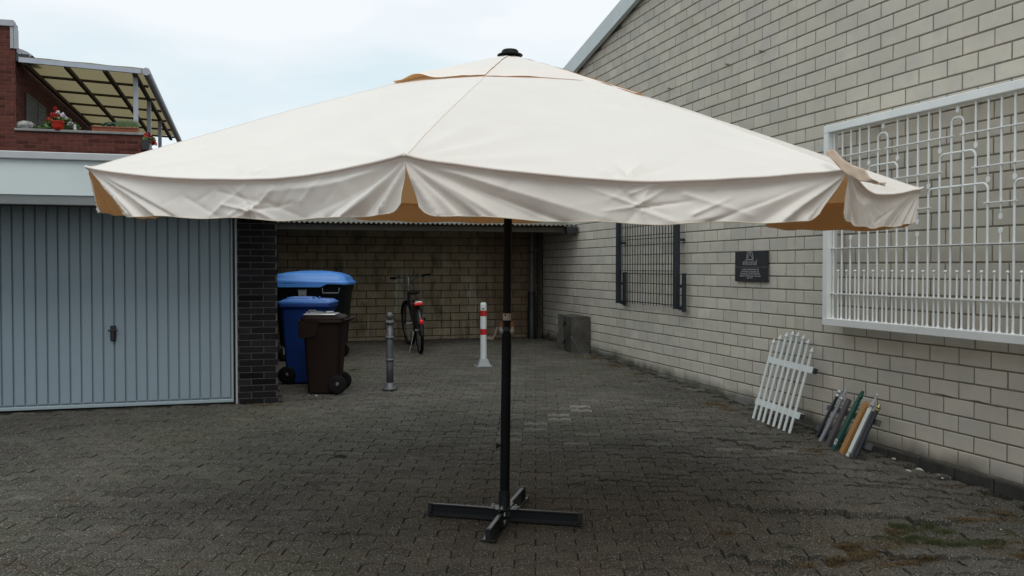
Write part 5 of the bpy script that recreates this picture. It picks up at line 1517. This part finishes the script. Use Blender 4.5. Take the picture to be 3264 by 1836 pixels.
loft(t, rings, M=BK); W(t, 'saddle', M_rubber, bk)
t = MB(); t.tube([Mst @ Vector((0.93, 0, 0.80)), Mst @ Vector((0.87, 0, 1.05)), Mst @ Vector((0.885, 0, 1.075))], 0.012, 8); W(t, 'stem', M_steel, bk)
t = MB()
hbp = [(-0.12*1.0, 0.30), (-0.02, 0.20), (0.03, 0.08), (0.02, 0.0), (0.03, -0.08), (-0.02, -0.20), (-0.12, -0.30)]
t.tube([Mst @ Vector((0.87 + x, y, 1.075 + 0.025*abs(y)/0.3)) for x, y in hbp], 0.011, 8); hbo = W(t, 'handlebar', M_zinc, bk)
for sgn in (1, -1):
    t = MB(); t.tube([Mst @ Vector((0.87-0.035, sgn*0.215, 1.093)), Mst @ Vector((0.87-0.135, sgn*0.315, 1.101))], 0.017, 10); seated(t.build('grip', M_rubber), hbo)
    t = MB(); t.tube([Mst @ Vector((0.87+0.03, sgn*0.17, 1.085)), Mst @ Vector((0.87+0.0, sgn*0.26, 1.06))], 0.006, 6); t.box((0.86, sgn*0.15-0.02, 1.075), (0.90, sgn*0.15+0.02, 1.115), Mst); seated(t.build('brake_lever', M_blackpl), hbo)
t = MB()
for (y0, yy, k) in ((0.14, 0.03, 0.13), (-0.14, -0.03, 0.10)):
    t.tube([Mst @ Vector(p) for p in ((0.90, y0, 1.08), (1.0, y0*0.9, 1.03), (1.03, yy+0.02, 0.93), (0.96, yy, 0.82), (0.93, yy, 0.74))], 0.0035, 6)
W(t, 'brake_cable', M_blackpl, bk)
t = MB()
for yy in (-0.06, 0.06):
    t.tube([BP(-0.22, yy, 0.755), BP(0.26, yy*0.7, 0.765)], 0.006, 6); t.tube([BP(0.0, yy, WR), BP(-0.10, yy, 0.75)], 0.005, 6)
for x in (-0.22, -0.1, 0.02, 0.14): t.tube([BP(x, -0.06, 0.757), BP(x, 0.06, 0.757)], 0.005, 6)
t.box((-0.20, -0.05, 0.765), (0.15, 0.05, 0.79), BK, c=0.008)
rk = W(t, 'rack', M_blackpl, bk)
t = MB(); t.box((-0.245, -0.062, 0.725), (-0.222, 0.062, 0.763), BK, c=0.006); seated(t.build('tail_light', mat('tail_light_red', (0.75, 0.02, 0.015), 0.25, 0.05, 9, 0, 60)), rk)
t = MB(); t.box((-0.242, -0.050, 0.765), (-0.20, 0.045, 0.778), BK, c=0.004); seated(t.build('light_cap', M_steel), rk)
t = MB(); t.box((-0.405, -0.028, 0.475), (-0.39, 0.028, 0.525), BK, c=0.005); t.box((-0.39, -0.012, 0.46), (-0.365, 0.012, 0.54), BK)
W(t, 'rear_reflector', MATS['tail_light_red'], bk)
for yy in (-0.036, 0.036):
    g_ = MB(); g_.prism([(WR*1.04*math.cos(R_(a)), WR + WR*1.04*math.sin(R_(a))) for a in range(0, 171, 10)], yy-0.0015, yy+0.0015, BK, axis='y'); W(g_, 'coat_guard', M_blackpl, bk)
t = MB(); t.prism([(-0.05, 0.30), (0.0, 0.40), (0.40, 0.36), (0.50, 0.30), (0.40, 0.22), (0.0, 0.28)], -0.062, -0.045, BK, axis='y'); W(t, 'chain_case', M_blackpl, bk)
t = MB(); t.tube([BP(0.42, -0.07, 0.29), BP(0.46, -0.075, 0.45)], 0.009, 6); cra = W(t, 'crank', M_blackpl, bk); seated(MB().box((0.42, -0.17, 0.44), (0.50, -0.08, 0.465), BK).build('pedal', M_rubber), cra)
t = MB(); t.tube([BP(0.42, 0.07, 0.29), BP(0.38, 0.075, 0.13)], 0.009, 6); cra = W(t, 'crank', M_blackpl, bk); seated(MB().box((0.34, 0.08, 0.12), (0.42, 0.17, 0.145), BK).build('pedal', M_rubber), cra)
t = MB(); k0 = BP(0.02, 0.07, 0.33); k1 = BP(-0.02, 0.17, 0.0); k1.z = gbase(k1.x, k1.y) + 0.006
t.tube([k0, k0.lerp(k1, 0.4), k1], [0.010, 0.008, 0.007], 8); W(t, 'kickstand', M_steel, bk)

# ================================================================== CONCRETE BLOCKS in the corner
XR_ = 4.985; Yf = onX(1881, 1120, XR_).y
pL = onY(1820, 1060, Yf); zt0 = onY(1830, 1010, Yf).z; Yb = onX(1778, 1002, pL.x).y
zg_ = gbase(4.8, Yf) - 0.03
cbk = tag(empty('concrete_block', (4.85, (Yf+Yb)/2, zg_)), 'weathered dark concrete block standing against the wall by the back right corner', 'block')
zm = zg_ + (zt0-zg_)*0.50
def rough_box(lo, hi, n=9, am=0.007, seed=0):
    mb = MB(); 
    x0, y0, z0 = lo; x1, y1, z1 = hi
    def face(o, u, v):
        vs_ = []; 
        for j in range(n+1):
            for i in range(n+1):
                p = Vector(o) + Vector(u)*(i/n) + Vector(v)*(j/n)
                c_ = Vector(((x0+x1)/2, (y0+y1)/2, (z0+z1)/2)); dd = (p - c_); 
                k = 1 + am*3*noise.noise(p*4 + Vector((seed, 0, 0))) + am*1.5*noise.noise(p*14)
                vs_.append(c_ + dd*k)
        mb.add(vs_, [(j*(n+1)+i, j*(n+1)+i+1, (j+1)*(n+1)+i+1, (j+1)*(n+1)+i) for j in range(n) for i in range(n)])
    dx, dy, dz = (x1-x0, 0, 0), (0, y1-y0, 0), (0, 0, z1-z0)
    face((x0, y0, z0), dx, dz); face((x1, y0, z0), dy, dz); face((x0, y1, z0), (0, y0-y1, 0), dz); face((x1, y1, z0), (x0-x1, 0, 0), dz)
    face((x0, y0, z1), dx, dy); face((x0, y1, z0), dx, (0, y0-y1, 0))
    return mb
W(rough_box((pL.x, Yf, zg_), (XR_, (Yf+Yb)/2+0.03, zt0)), 'body', M_conc, cbk)
M_conc2 = mat('paler_concrete', (0.13, 0.125, 0.105), 0.95, 0.25, 5, 0.7, 50, spec=0.15, dist=0.004, dirt=(4, 0.55, 0.6))
c2 = tag(empty('concrete_block', (4.8, Yb, zg_)), 'paler concrete block resting on top of another, behind the dark one in the corner', 'block')
Yc = (Yf+Yb)/2+0.05
W(rough_box((pL.x+0.004, Yc, zm+0.006), (XR_-0.03, Yb, zt0+0.015), seed=3), 'body', M_conc2, c2)
c3 = tag(empty('concrete_block', (4.8, Yb, zg_)), 'lower concrete block under the paler one, hidden behind the dark block', 'block')
W(rough_box((pL.x-0.012, Yc-0.01, zg_), (XR_-0.03, Yb+0.02, zm), seed=8), 'body', M_conc2, c3)
for o_, (x, y) in ((c2, (1798, 1031)), (c3, (1797, 1087))):
    p = onX(x, y, pL.x - 0.012)
    W(MB().tube([p + Vector((0.004, 0.05, -0.03)), p + Vector((0.004, -0.05, 0.03))], 0.009, 6), 'slot', M_blackpl, o_)
s0, s1 = onY(1820, 1072, Yf-0.12), onG(1848, 1128)
tag(MB().tube([s0, s1], 0.016, 8).build('pole', M_zinc), 'short grey metal pole leaning against the dark concrete block', 'pole')

# ================================================================== FENCE SAMPLES leaning on the wall
fsb = [(2401, 1334), (2417, 1340), (2432, 1346), (2448.5, 1353), (2465, 1360), (2482, 1366.5), (2498.5, 1373.5), (2516, 1381)]
fst = [(2468.5, 1079), (2489.5, 1067), (2510, 1059), (2530, 1053.5), (2546.5, 1057.5), (2564, 1066), (2579.5, 1079.5), (2591.5, 1107)]
b0, b7 = onG(*fsb[0]), onG(*fsb[7])
bs = [b0.lerp(b7, k/7) for k in range(8)]
tl, tr_ = onX(*fst[0], 4.93), onX(*fst[7], 4.93)
tops = []
fp = tag(empty('fence_panel', ((b0+b7)/2).to_tuple()), 'white picket fence sample with eight spear-topped pickets, leaning against the block wall', 'fence')
# plane of the panel through both feet and the wall line
e1 = (b7-b0); wallmid = onX(2546, 1062, 4.955)
nrm = e1.cross(wallmid - b0).normalized()
def onPl(x, y, P0, n):
    d = ray(x, y); return EYE + d * ((P0-EYE).dot(n) / d.dot(n))
bs = [onPl(x, y, b0, nrm) for x, y in fsb]; tops = [onPl(x, y, b0, nrm) for x, y in fst]
toE = nrm if nrm.dot(EYE-b0) > 0 else -nrm
def picket(b, tp, r, m, par, name='picket'):
    d = (tp-b).normalized(); L = (tp-b).length
    t = MB(); t.tube([b, b + d*(L-0.062)], r, 12); o = W(t, name, m, par)
    M = Matrix.Translation(b + d*(L-0.062)) @ d.to_track_quat('Z', 'Y').to_matrix().to_4x4()
    t = MB(); t.lathe([(r*0.7, 0.0), (r*1.15, 0.001), (r*1.15, 0.006), (r*0.8, 0.009), (r*1.5, 0.014), (r*1.6, 0.020), (r*1.1, 0.032), (r*0.55, 0.050), (r*0.08, 0.064)], (0, 0, 0), 14, M=M)
    seated(t.build('spear_tip', m), o); return o
for k in range(8): picket(bs[k], tops[k], 0.0135, M_pick, fp)
ra = [onPl(2449, 1146, b0, nrm), onPl(2590, 1181, b0, nrm)]; rb_ = [onPl(2410, 1278, b0, nrm), onPl(2549, 1327, b0, nrm)]
updir = ((tops[3]-bs[3]).normalized())
for (p, q) in (ra, rb_):
    d = (q-p); L = d.length; ex = d.normalized(); ey = toE.cross(ex).normalized(); 
    M = Matrix(((ex.x, toE.x, ey.x, p.x), (ex.y, toE.y, ey.y, p.y), (ex.z, toE.z, ey.z, p.z), (0, 0, 0, 1)))
    t = MB(); t.box((-0.012, -0.040, -0.030), (L, 0.002, 0.030), M, c=0.002); ro = W(t, 'rail', M_pick, fp)
    t = MB(); t.box((L+0.0005, -0.036, -0.026), (L+0.003, -0.002, 0.026), M); t.prism([(L, -0.036), (L+0.028, -0.034), (L+0.020, -0.02), (L+0.028, -0.006), (L, -0.003)], -0.024, 0.024, M); seated(t.build('rail_end', M_blackpl), ro)

mf = tag(empty('fence_panel', onG(2660, 1430).to_tuple()), 'rack of seven differently coloured fence slats and tubes leaning at the wall foot', 'fence')
c0_, c1_ = onG(2608, 1400), onG(2716, 1461); wm = onX(2750, 1285, 4.83)
n2_ = (c1_-c0_).cross(wm-c0_).normalized(); toE2 = n2_ if n2_.dot(EYE-c0_) > 0 else -n2_
def cp2(cx, cy, off=0.0):
    x, y = 2560 + cx*0.17251, 1230 + cy*0.17251
    p = onPl(x, y, c0_ + toE2*off, n2_); return p
def frame_of(b, tp, flip_=False):
    d = (tp-b).normalized(); ex = d.cross(toE2).normalized()
    return d, ex, Matrix(((ex.x, -toE2.x, d.x, b.x), (ex.y, -toE2.y, d.y, b.y), (ex.z, -toE2.z, d.z, b.z), (0, 0, 0, 1)))
# 1 dark tube with silver ball
b_, t_ = cp2(245, 950), cp2(628, 200)
o = W(MB().tube([b_, t_], 0.014, 12), 'tube', M_anth, mf); d, ex, M = frame_of(b_, t_); L = (t_-b_).length
t = MB(); t.lathe([(0.015, L), (0.017, L+0.004), (0.016, L+0.018), (0.010, L+0.022), (0.008, L+0.026)] + [(0.001+0.021*math.sin(math.pi*k/10), L+0.046-0.021*math.cos(math.pi*k/10)) for k in range(1, 11)], (0, 0, 0), 16, M=M); seated(t.build('ball_top', M_silver), o)
# 2 grey tube with spear
b_, t_ = cp2(300, 1060), cp2(710, 250)
o = W(MB().tube([b_, t_], 0.0165, 14), 'tube', M_lgrey, mf); d, ex, M = frame_of(b_, t_); L = (t_-b_).length
t = MB(); t.lathe([(0.019, L), (0.020, L+0.012), (0.010, L+0.016), (0.008, L+0.026)], (0, 0, 0), 12, M=M)
t.prism([(-0.020, L+0.030), (0, L+0.040), (0.020, L+0.030), (0.013, L+0.055), (0.019, L+0.066), (0.0, L+0.125), (-0.019, L+0.066), (-0.013, L+0.055)], -0.006, 0.006, M, axis='y'); seated(t.build('spear_tip', M_silver), o)
def slat(bl, tc, wd, dp, m, prof, name='slat', n=0):
    d, ex, M = frame_of(bl, tc); L = (tc-bl).length
    poly = [(-wd/2, 0), (wd/2, 0)] + [(x*wd/2, L+z) for x, z in prof]
    return W(MB().prism(poly, -dp/2, dp/2, M, axis='y'), name, m, mf), M, L
# 3 wide umber slat, rounded top
slat(cp2(440, 1130), cp2(850, 250), 0.066, 0.024, M_dbrown, [(1, -0.02), (0.92, -0.004), (0.7, 0.004), (-0.7, 0.004), (-0.92, -0.004), (-1, -0.02)])
# 4 green slat with cut arrow head
o, M, L = slat(cp2(562, 1180), cp2(1010, 290), 0.056, 0.024, M_green, [(1, -0.01), (0.55, 0.0), (0.75, 0.015), (0.45, 0.028), (1.0, 0.045), (0.0, 0.098), (-1.0, 0.045), (-0.45, 0.028), (-0.75, 0.015), (-0.55, 0.0), (-1, -0.01)])
t = MB(); t.box((-0.026, -0.0135, 0.045), (0.020, -0.0125, 0.095), M); lbl = t.build('label', M_label); seated(lbl, o)
t = MB()
for (x0, z0, x1, z1) in ((-0.018, 0.06, 0.012, 0.08), (-0.015, 0.082, 0.010, 0.058), (-0.004, 0.07, 0.006, 0.088)):
    a, b2 = Vector((x0, z0)), Vector((x1, z1)); dd = (b2-a).normalized(); nn = Vector((-dd.y, dd.x))*0.002
    t.add([M @ Vector((p.x, -0.0139, p.y)) for p in (a+nn, a-nn, b2-nn, b2+nn)], [(0, 1, 2, 3)])
seated(t.build('print', M_ink), lbl)
# 5 golden oak slat, pointed
slat(cp2(715, 1245), cp2(1150, 360), 0.066, 0.026, M_wood, [(1, -0.004), (0.75, 0.015), (0.0, 0.035), (-0.75, 0.015), (-1, -0.004)])
# 6 white square tube with spear and ball
b_, t_ = cp2(865, 1240), cp2(1245, 430); d, ex, M = frame_of(b_, t_); L = (t_-b_).length
o = W(MB().box((-0.017, -0.017, 0), (0.017, 0.017, L), M @ Matrix.Rotation(R_(28), 4, 'Z'), c=0.002), 'square_tube', M_pick, mf)
t = MB(); t.lathe([(0.012, L), (0.013, L+0.010), (0.009, L+0.014)], (0, 0, 0), 12, M=M); t.lathe([(0.010, L+0.014), (0.024, L+0.034), (0.012, L+0.08), (0.004, L+0.118)], (0, 0, 0), 4, M=M, smooth=False)
t.lathe([(0.001+0.009*math.sin(math.pi*k/8), L+0.125-0.009*math.cos(math.pi*k/8)) for k in range(9)], (0, 0, 0), 12, M=M); seated(t.build('spear_tip', M_silver), o)
p = cp2(838, 1262); t = MB(); t.box((-0.014, -0.02, -0.03), (0.014, -0.012, -0.004), M @ Matrix.Rotation(R_(28), 4, 'Z')); t.box((-0.006, -0.0215, -0.023), (0.006, -0.0205, -0.011), M @ Matrix.Rotation(R_(28), 4, 'Z')); seated(t.build('foot_plug', M_pick), o)
# 7 grey flat bar and dark tube with brass top
slat(cp2(905, 1330), cp2(1300, 470), 0.016, 0.03, M_zinc, [(1, 0), (-1, 0)], 'flat_bar')
b_, t_ = cp2(985, 1290), cp2(1362, 460); o = W(MB().tube([b_, t_], 0.015, 12), 'tube', M_anth, mf); d, ex, M = frame_of(b_, t_); L = (t_-b_).length
t = MB(); t.lathe([(0.017, L), (0.018, L+0.010), (0.011, L+0.014), (0.019, L+0.020), (0.020, L+0.034), (0.010, L+0.040), (0.010, L+0.052), (0.001, L+0.058)], (0, 0, 0), 16, M=M); seated(t.build('brass_cap', M_gold), o)
for (l_, r_) in (((455, 395), (1400, 690)), ((250, 770), (1235, 1130))):
    p, q = cp2(*l_, off=-0.028), cp2(*r_, off=-0.028); d = q-p; L = d.length; ex = d.normalized(); ey = toE2.cross(ex).normalized()
    M = Matrix(((ex.x, toE2.x, ey.x, p.x), (ex.y, toE2.y, ey.y, p.y), (ex.z, toE2.z, ey.z, p.z), (0, 0, 0, 1)))
    t = MB(); t.box((0, -0.02, -0.024), (L, 0.008, 0.024), M, c=0.002); t.box((0.0, 0.0075, -0.004), (L, 0.010, 0.004), M); W(t, 'rail', M_zinc, mf)

# ================================================================== BALCONY THINGS
ZC = zpc + 0.045; YP = YH + 0.10
def leafball(mb, c, rx, ry, rz, n, size, rn_, tone=0.5):
    for _ in range(n):
        p = ico_pts(1, 1.0, rn_)[0]; k = rn_.uniform(0.5, 1.0) ** 0.5
        q = Vector((c[0]+p.x*rx*k, c[1]+p.y*ry*k, c[2]+p.z*rz*k))
        u = ico_pts(1, 1, rn_)[0]; w_ = u.cross(ico_pts(1, 1, rn_)[0]).normalized(); s_ = size*rn_.uniform(0.6, 1.3)
        mb.add([q+u*s_, q+w_*s_*0.8, q-u*s_, q-w_*s_*0.8], [(0, 1, 2, 3)], tone=rn_.uniform(-1, 1))
    return mb
def flower(c, r, m, par, rn_, name='flower'):
    t = MB(); leafball(t, c, r, r, r, 40, r*0.42, rn_); return W(t, name, m, par)
r5 = random.Random(5)
def cz(x): return onY(x, 420, YP)
px_, pr_ = onY(188, 408, YP), 0.125
pt = tag(empty('flower_pot', (px_.x, YP, ZC)), 'red flower pot with leafy geraniums in red and white bloom on the brick parapet', 'flower pot')
t = MB(); t.lathe([(0.0, 0.0), (0.075, 0.0), (0.095, 0.06), (0.105, 0.15), (0.112, 0.16), (0.098, 0.165), (0.09, 0.14)], (px_.x, YP-0.08, ZC-0.01), 20); W(t, 'pot', M_redpot, pt)
t = MB()
for (x, y, a, b2, n) in ((165, 400, 0.15, 0.13, 190), (205, 395, 0.17, 0.12, 170), (230, 405, 0.13, 0.08, 110), (190, 382, 0.14, 0.08, 120), (150, 405, 0.09, 0.09, 80)):
    c_ = onY(x, y, YP+0.04); leafball(t, c_, a, 0.10, b2, n, 0.026, r5)
W(t, 'foliage', M_leaf, pt)
for (x, y, r, m) in ((170, 366, 0.045, M_fred), (178, 374, 0.05, M_fred), (155, 382, 0.045, M_fred), (190, 374, 0.035, M_fred), (176, 345, 0.028, M_fred), (178, 353, 0.024, M_fred),
                     (184, 358, 0.035, M_fwht), (199, 366, 0.045, M_fwht), (205, 371, 0.03, M_fwht), (212, 377, 0.028, M_fwht), (224, 396, 0.05, M_fwht), (228, 402, 0.03, M_fwht)):
    flower(onY(x, y, YP+0.0), r, m, pt, r5)
s_ = onY(80, 408, YP)
st_ = MB(); vs_ = []; n = 28; m_ = 16
for j in range(m_+1):
    for i in range(n):
        a = 2*math.pi*i/n; e = math.pi*j/m_
        k = 1 + 0.35*noise.noise(Vector((math.cos(a)*3, math.sin(a)*3, j*0.9)))
        vs_.append((s_.x + 0.155*k*math.cos(a)*math.sin(e), YP + 0.11*k*math.sin(a)*math.sin(e), ZC + 0.065 - 0.085*k*math.cos(e)*(1.0 if math.cos(e) > 0 else 0.9)))
st_.add(vs_, [(j*n+i, j*n+(i+1) % n, (j+1)*n+(i+1) % n, (j+1)*n+i) for j in range(m_) for i in range(n)], smooth=True)
tag(st_.build('stone', M_stone), 'grey textured lump of stone at the left end of the brick parapet', 'stone')
g0 = onY(118, 412, YP)
gp = leafball(MB(), (g0.x, YP, ZC+0.03), 0.12, 0.07, 0.04, 90, 0.02, r5); tag(gp.build('trailing_plant', M_leaf), 'low green trailing plant between the stone and the geraniums', 'plant')
q = onY(240, 408, YP); t = MB(); t.lathe([(0.0, 0), (0.03, 0.0), (0.028, 0.05), (0.018, 0.065), (0.024, 0.085), (0.02, 0.105), (0.0, 0.115)], (q.x, YP-0.03, ZC), 12); tag(t.build('figurine', M_label), 'tiny pale figurine beside the geraniums on the parapet', 'figurine')
xa, xb = onY(290, 415, YP-0.1).x, onY(441, 415, YP-0.1).x
bxp = tag(empty('planter_box', ((xa+xb)/2, YP, ZC)), 'long terracotta planter with feathery herbs on the right end of the parapet', 'planter')
t = MB(); zt_ = onY(360, 404, YP-0.1).z
t.prism([(YP-0.085, ZC), (YP+0.085, ZC), (YP+0.11, zt_), (YP-0.11, zt_)], xa+0.015, xb-0.01, axis='x'); t.box((xa, YP-0.118, zt_-0.018), (xb, YP+0.118, zt_), c=0.004); W(t, 'trough', M_pot, bxp)
t = MB()
for _ in range(900):
    f_ = r5.random(); x = xb - 0.02 - f_*(xb-xa)*0.45; y = YP + r5.uniform(-0.08, 0.08); h_ = r5.uniform(0.05, 0.17); dx = r5.uniform(-0.05, 0.05); dy = r5.uniform(-.03, .03); w_ = 0.004
    t.add([(x-w_, y, zt_), (x+w_, y, zt_), (x+dx, y+dy, zt_+h_)], [(0, 1, 2)], tone=r5.uniform(-1, 1))
W(t, 'herbs', M_leafd, bxp)
t = MB(); c_ = onY(350, 404, YP); t.tube([(c_.x+0.14*math.cos(a*math.pi/12), YP, zt_-0.01+0.10*math.sin(a*math.pi/12)) for a in range(13)], 0.014, 8); leafball(t, (c_.x, YP, zt_+0.02), 0.13, 0.06, 0.05, 70, 0.02, r5)
W(t, 'dark_arch', M_green, bxp)
fx = onY(465, 450, YH-0.05)
fpn = tag(empty('flower_pot', (fx.x, YH-0.05, fx.z-0.1)), 'dark hanging planter with red geraniums at the right corner of the parapet', 'flower pot')
t = MB(); t.prism([(-0.06, -0.16), (0.06, -0.16), (0.08, 0.02), (-0.08, 0.02)], YH-0.10, YH+0.3, Matrix.Translation((fx.x, 0, fx.z)), axis='y'); W(t, 'trough', M_blackpl, fpn)
t = MB(); leafball(t, (fx.x+0.05, YH, fx.z+0.03), 0.12, 0.12, 0.06, 120, 0.024, r5); W(t, 'foliage', M_leaf, fpn)
for (x, y, r) in ((470, 432, 0.06), (477, 436, 0.05), (487, 452, 0.055), (494, 458, 0.04), (461, 438, 0.03)): flower(onY(x, y, YH-0.02), r, M_fred, fpn, r5)

# ================================================================== MOSS, GRASS, LITTER
DENS = 2.2
def clumps(spots, m, name, label_kind, hgt=(0.008, 0.03), wd=0.0016, seed=1, lean=0.02):
    rg = random.Random(seed); mb = MB()
    for (x, y, rx, ry, n) in spots:
        c_ = onG(x, y)
        for _ in range(int(n*DENS)):
            a = rg.uniform(0, 6.283); k = abs(rg.gauss(0, 0.62))
            px_, py_ = c_.x + rx*k*math.cos(a), c_.y + ry*k*math.sin(a)
            if noise.noise(Vector((px_*7, py_*7, seed))) < -0.12: continue
            if px_ > 4.96: continue
            z = gbase(px_, py_) - 0.003 + 0.5*min(0.03, max(0, heave(px_, py_)))
            for _b in range(3):
                h_ = rg.uniform(*hgt); an = rg.uniform(0, 6.283); dx, dy = lean*math.cos(an)*rg.random(), lean*math.sin(an)*rg.random()
                ox, oy = rg.gauss(0, 0.006), rg.gauss(0, 0.006); w_ = wd*rg.uniform(0.6, 1.6); ca, sa = math.cos(an+1.57)*w_, math.sin(an+1.57)*w_
                mb.add([(px_+ox-ca, py_+oy-sa, z), (px_+ox+ca, py_+oy+sa, z), (px_+ox+dx, py_+oy+dy, z+h_)], [(0, 1, 2)], tone=rg.uniform(-1, 1))
    return tag(mb.build(name, m), kind='stuff')
dry = [(2700, 1745, .30, .10, 900), (2850, 1755, .30, .08, 900), (2960, 1790, .35, .08, 900), (2650, 1795, .25, .06, 500), (3150, 1740, .25, .08, 400), (3230, 1775, .3, .08, 500), (2800, 1700, .3, .06, 500), (3080, 1660, .25, .06, 300),
       (1900, 1140, .25, .25, 500), (1960, 1165, .2, .25, 400), (2040, 1195, .14, .3, 300), (2290, 1290, .15, .35, 700), (2370, 1318, .15, .25, 500), (2160, 1240, .1, .4, 300),
       (865, 1292, .18, .05, 260), (790, 1290, .15, .03, 120), (2610, 1440, .2, .2, 150), (2880, 1480, .2, .3, 250), (3060, 1560, .2, .3, 300), (2450, 1360, .12, .1, 120), (1600, 1180, .15, .08, 60), (3200, 1640, .2, .2, 250), (2330, 1700, .2, .05, 120), (1845, 1135, .15, .1, 200)]
clumps(dry, M_dry, 'dry_moss', '', (0.004, 0.015), 0.0022, 3)
greenish = [(2990, 1745, .45, .12, 900), (3180, 1700, .3, .12, 500), (2870, 1700, .3, .1, 500), (1500, 1420, .9, .35, 0), (2500, 1770, .4, .08, 300), (2700, 1720, .3, .06, 200), (1130, 1180, .5, .3, 500), (960, 1275, .3, .1, 250)]
clumps(greenish, mat('moss', (0.062, 0.066, 0.026), 0.95, 0.35, 14, 0, 60, tone=0.4), 'moss', '', (0.002, 0.009), 0.0028, 6, 0.006)
grn = [(2870, 1685, .10, .08, 330), (2955, 1682, .06, .05, 160), (2910, 1722, .12, .06, 420), (2985, 1738, .10, .05, 380), (3060, 1745, .12, .04, 160), (3010, 1700, .1, .04, 120), (3150, 1735, .12, .05, 160), (2840, 1445, .03, .06, 60), (2520, 1755, .12, .05, 90)]
clumps(grn, M_grass, 'grass', '', (0.010, 0.032), 0.0015, 4)
wp = onG(2862, 1450); 
t = MB(); leafball(t, (wp.x+0.02, wp.y, wp.z+0.06), 0.06, 0.08, 0.05, 60, 0.014, r5); t.tube([(wp.x+0.03, wp.y, wp.z), (wp.x+0.04, wp.y, wp.z+0.10)], 0.003, 5)
tag(t.build('weed', M_grass), 'small green weed growing at the foot of the block wall right of the fence samples', 'weed')
rg = random.Random(11); t = MB()
for (x, y, s_) in ((2895, 1462, .022), (2930, 1501, .035), (2895, 1505, .030), (2992, 1522, .035), (3000, 1526, .022), (2855, 1474, .010), (3190, 1690, .008), (1008, 1263, .022), (985, 1262, .012), (1290, 980, 0.0)):
    if s_ == 0: continue
    c_ = onG(x, y)
    if c_.x > 4.95: c_.x = 4.93
    n = 8; v = []
    for z, k in ((0.0, 1.0), (s_*0.35, 0.8), (s_*0.5, 0.35)):
        for i in range(n):
            a = 2*math.pi*i/n; v.append((c_.x + s_*k*math.cos(a)*rg.uniform(.6, 1.2)*0.7, c_.y + s_*k*math.sin(a)*rg.uniform(.7, 1.2)*1.2, gbase(c_.x, c_.y)+0.004+z))
    t.add(v, [(j*n+i, j*n+(i+1) % n, (j+1)*n+(i+1) % n, (j+1)*n+i) for j in range(2) for i in range(n)] + [tuple(range(2*n, 3*n))])
tag(t.build('litter', M_litter), kind='stuff')
rg = random.Random(12); t = MB()
for _ in range(2600):
    x = rg.uniform(-3.5, 4.9); y = rg.uniform(2.6, 14.5)
    if rg.random() < 0.35: x = 4.95 - abs(rg.gauss(0, 0.25))
    if y > 9.5 and x < 0.4: continue
    s_ = rg.uniform(0.002, 0.007); z = gbase(x, y) + heave(x, y) + 0.001; a = rg.uniform(0, 6.28)
    t.add([(x+s_*math.cos(a), y+s_*math.sin(a), z), (x-s_*math.sin(a), y+s_*math.cos(a), z), (x-s_*math.cos(a), y-s_*math.sin(a), z+s_*0.3), (x+s_*math.sin(a), y-s_*math.cos(a), z), (x, y, z+s_*0.9)],
          [(0, 1, 4), (1, 2, 4), (2, 3, 4), (3, 0, 4)], tone=rg.uniform(-1, 1))
tag(t.build('grit', mat('grit', (0.14, 0.13, 0.11), 0.9, 0.3, 30, 0, 60, tone=0.6)), kind='stuff')
ct.scale = (0.87, 0.90, 0.95)
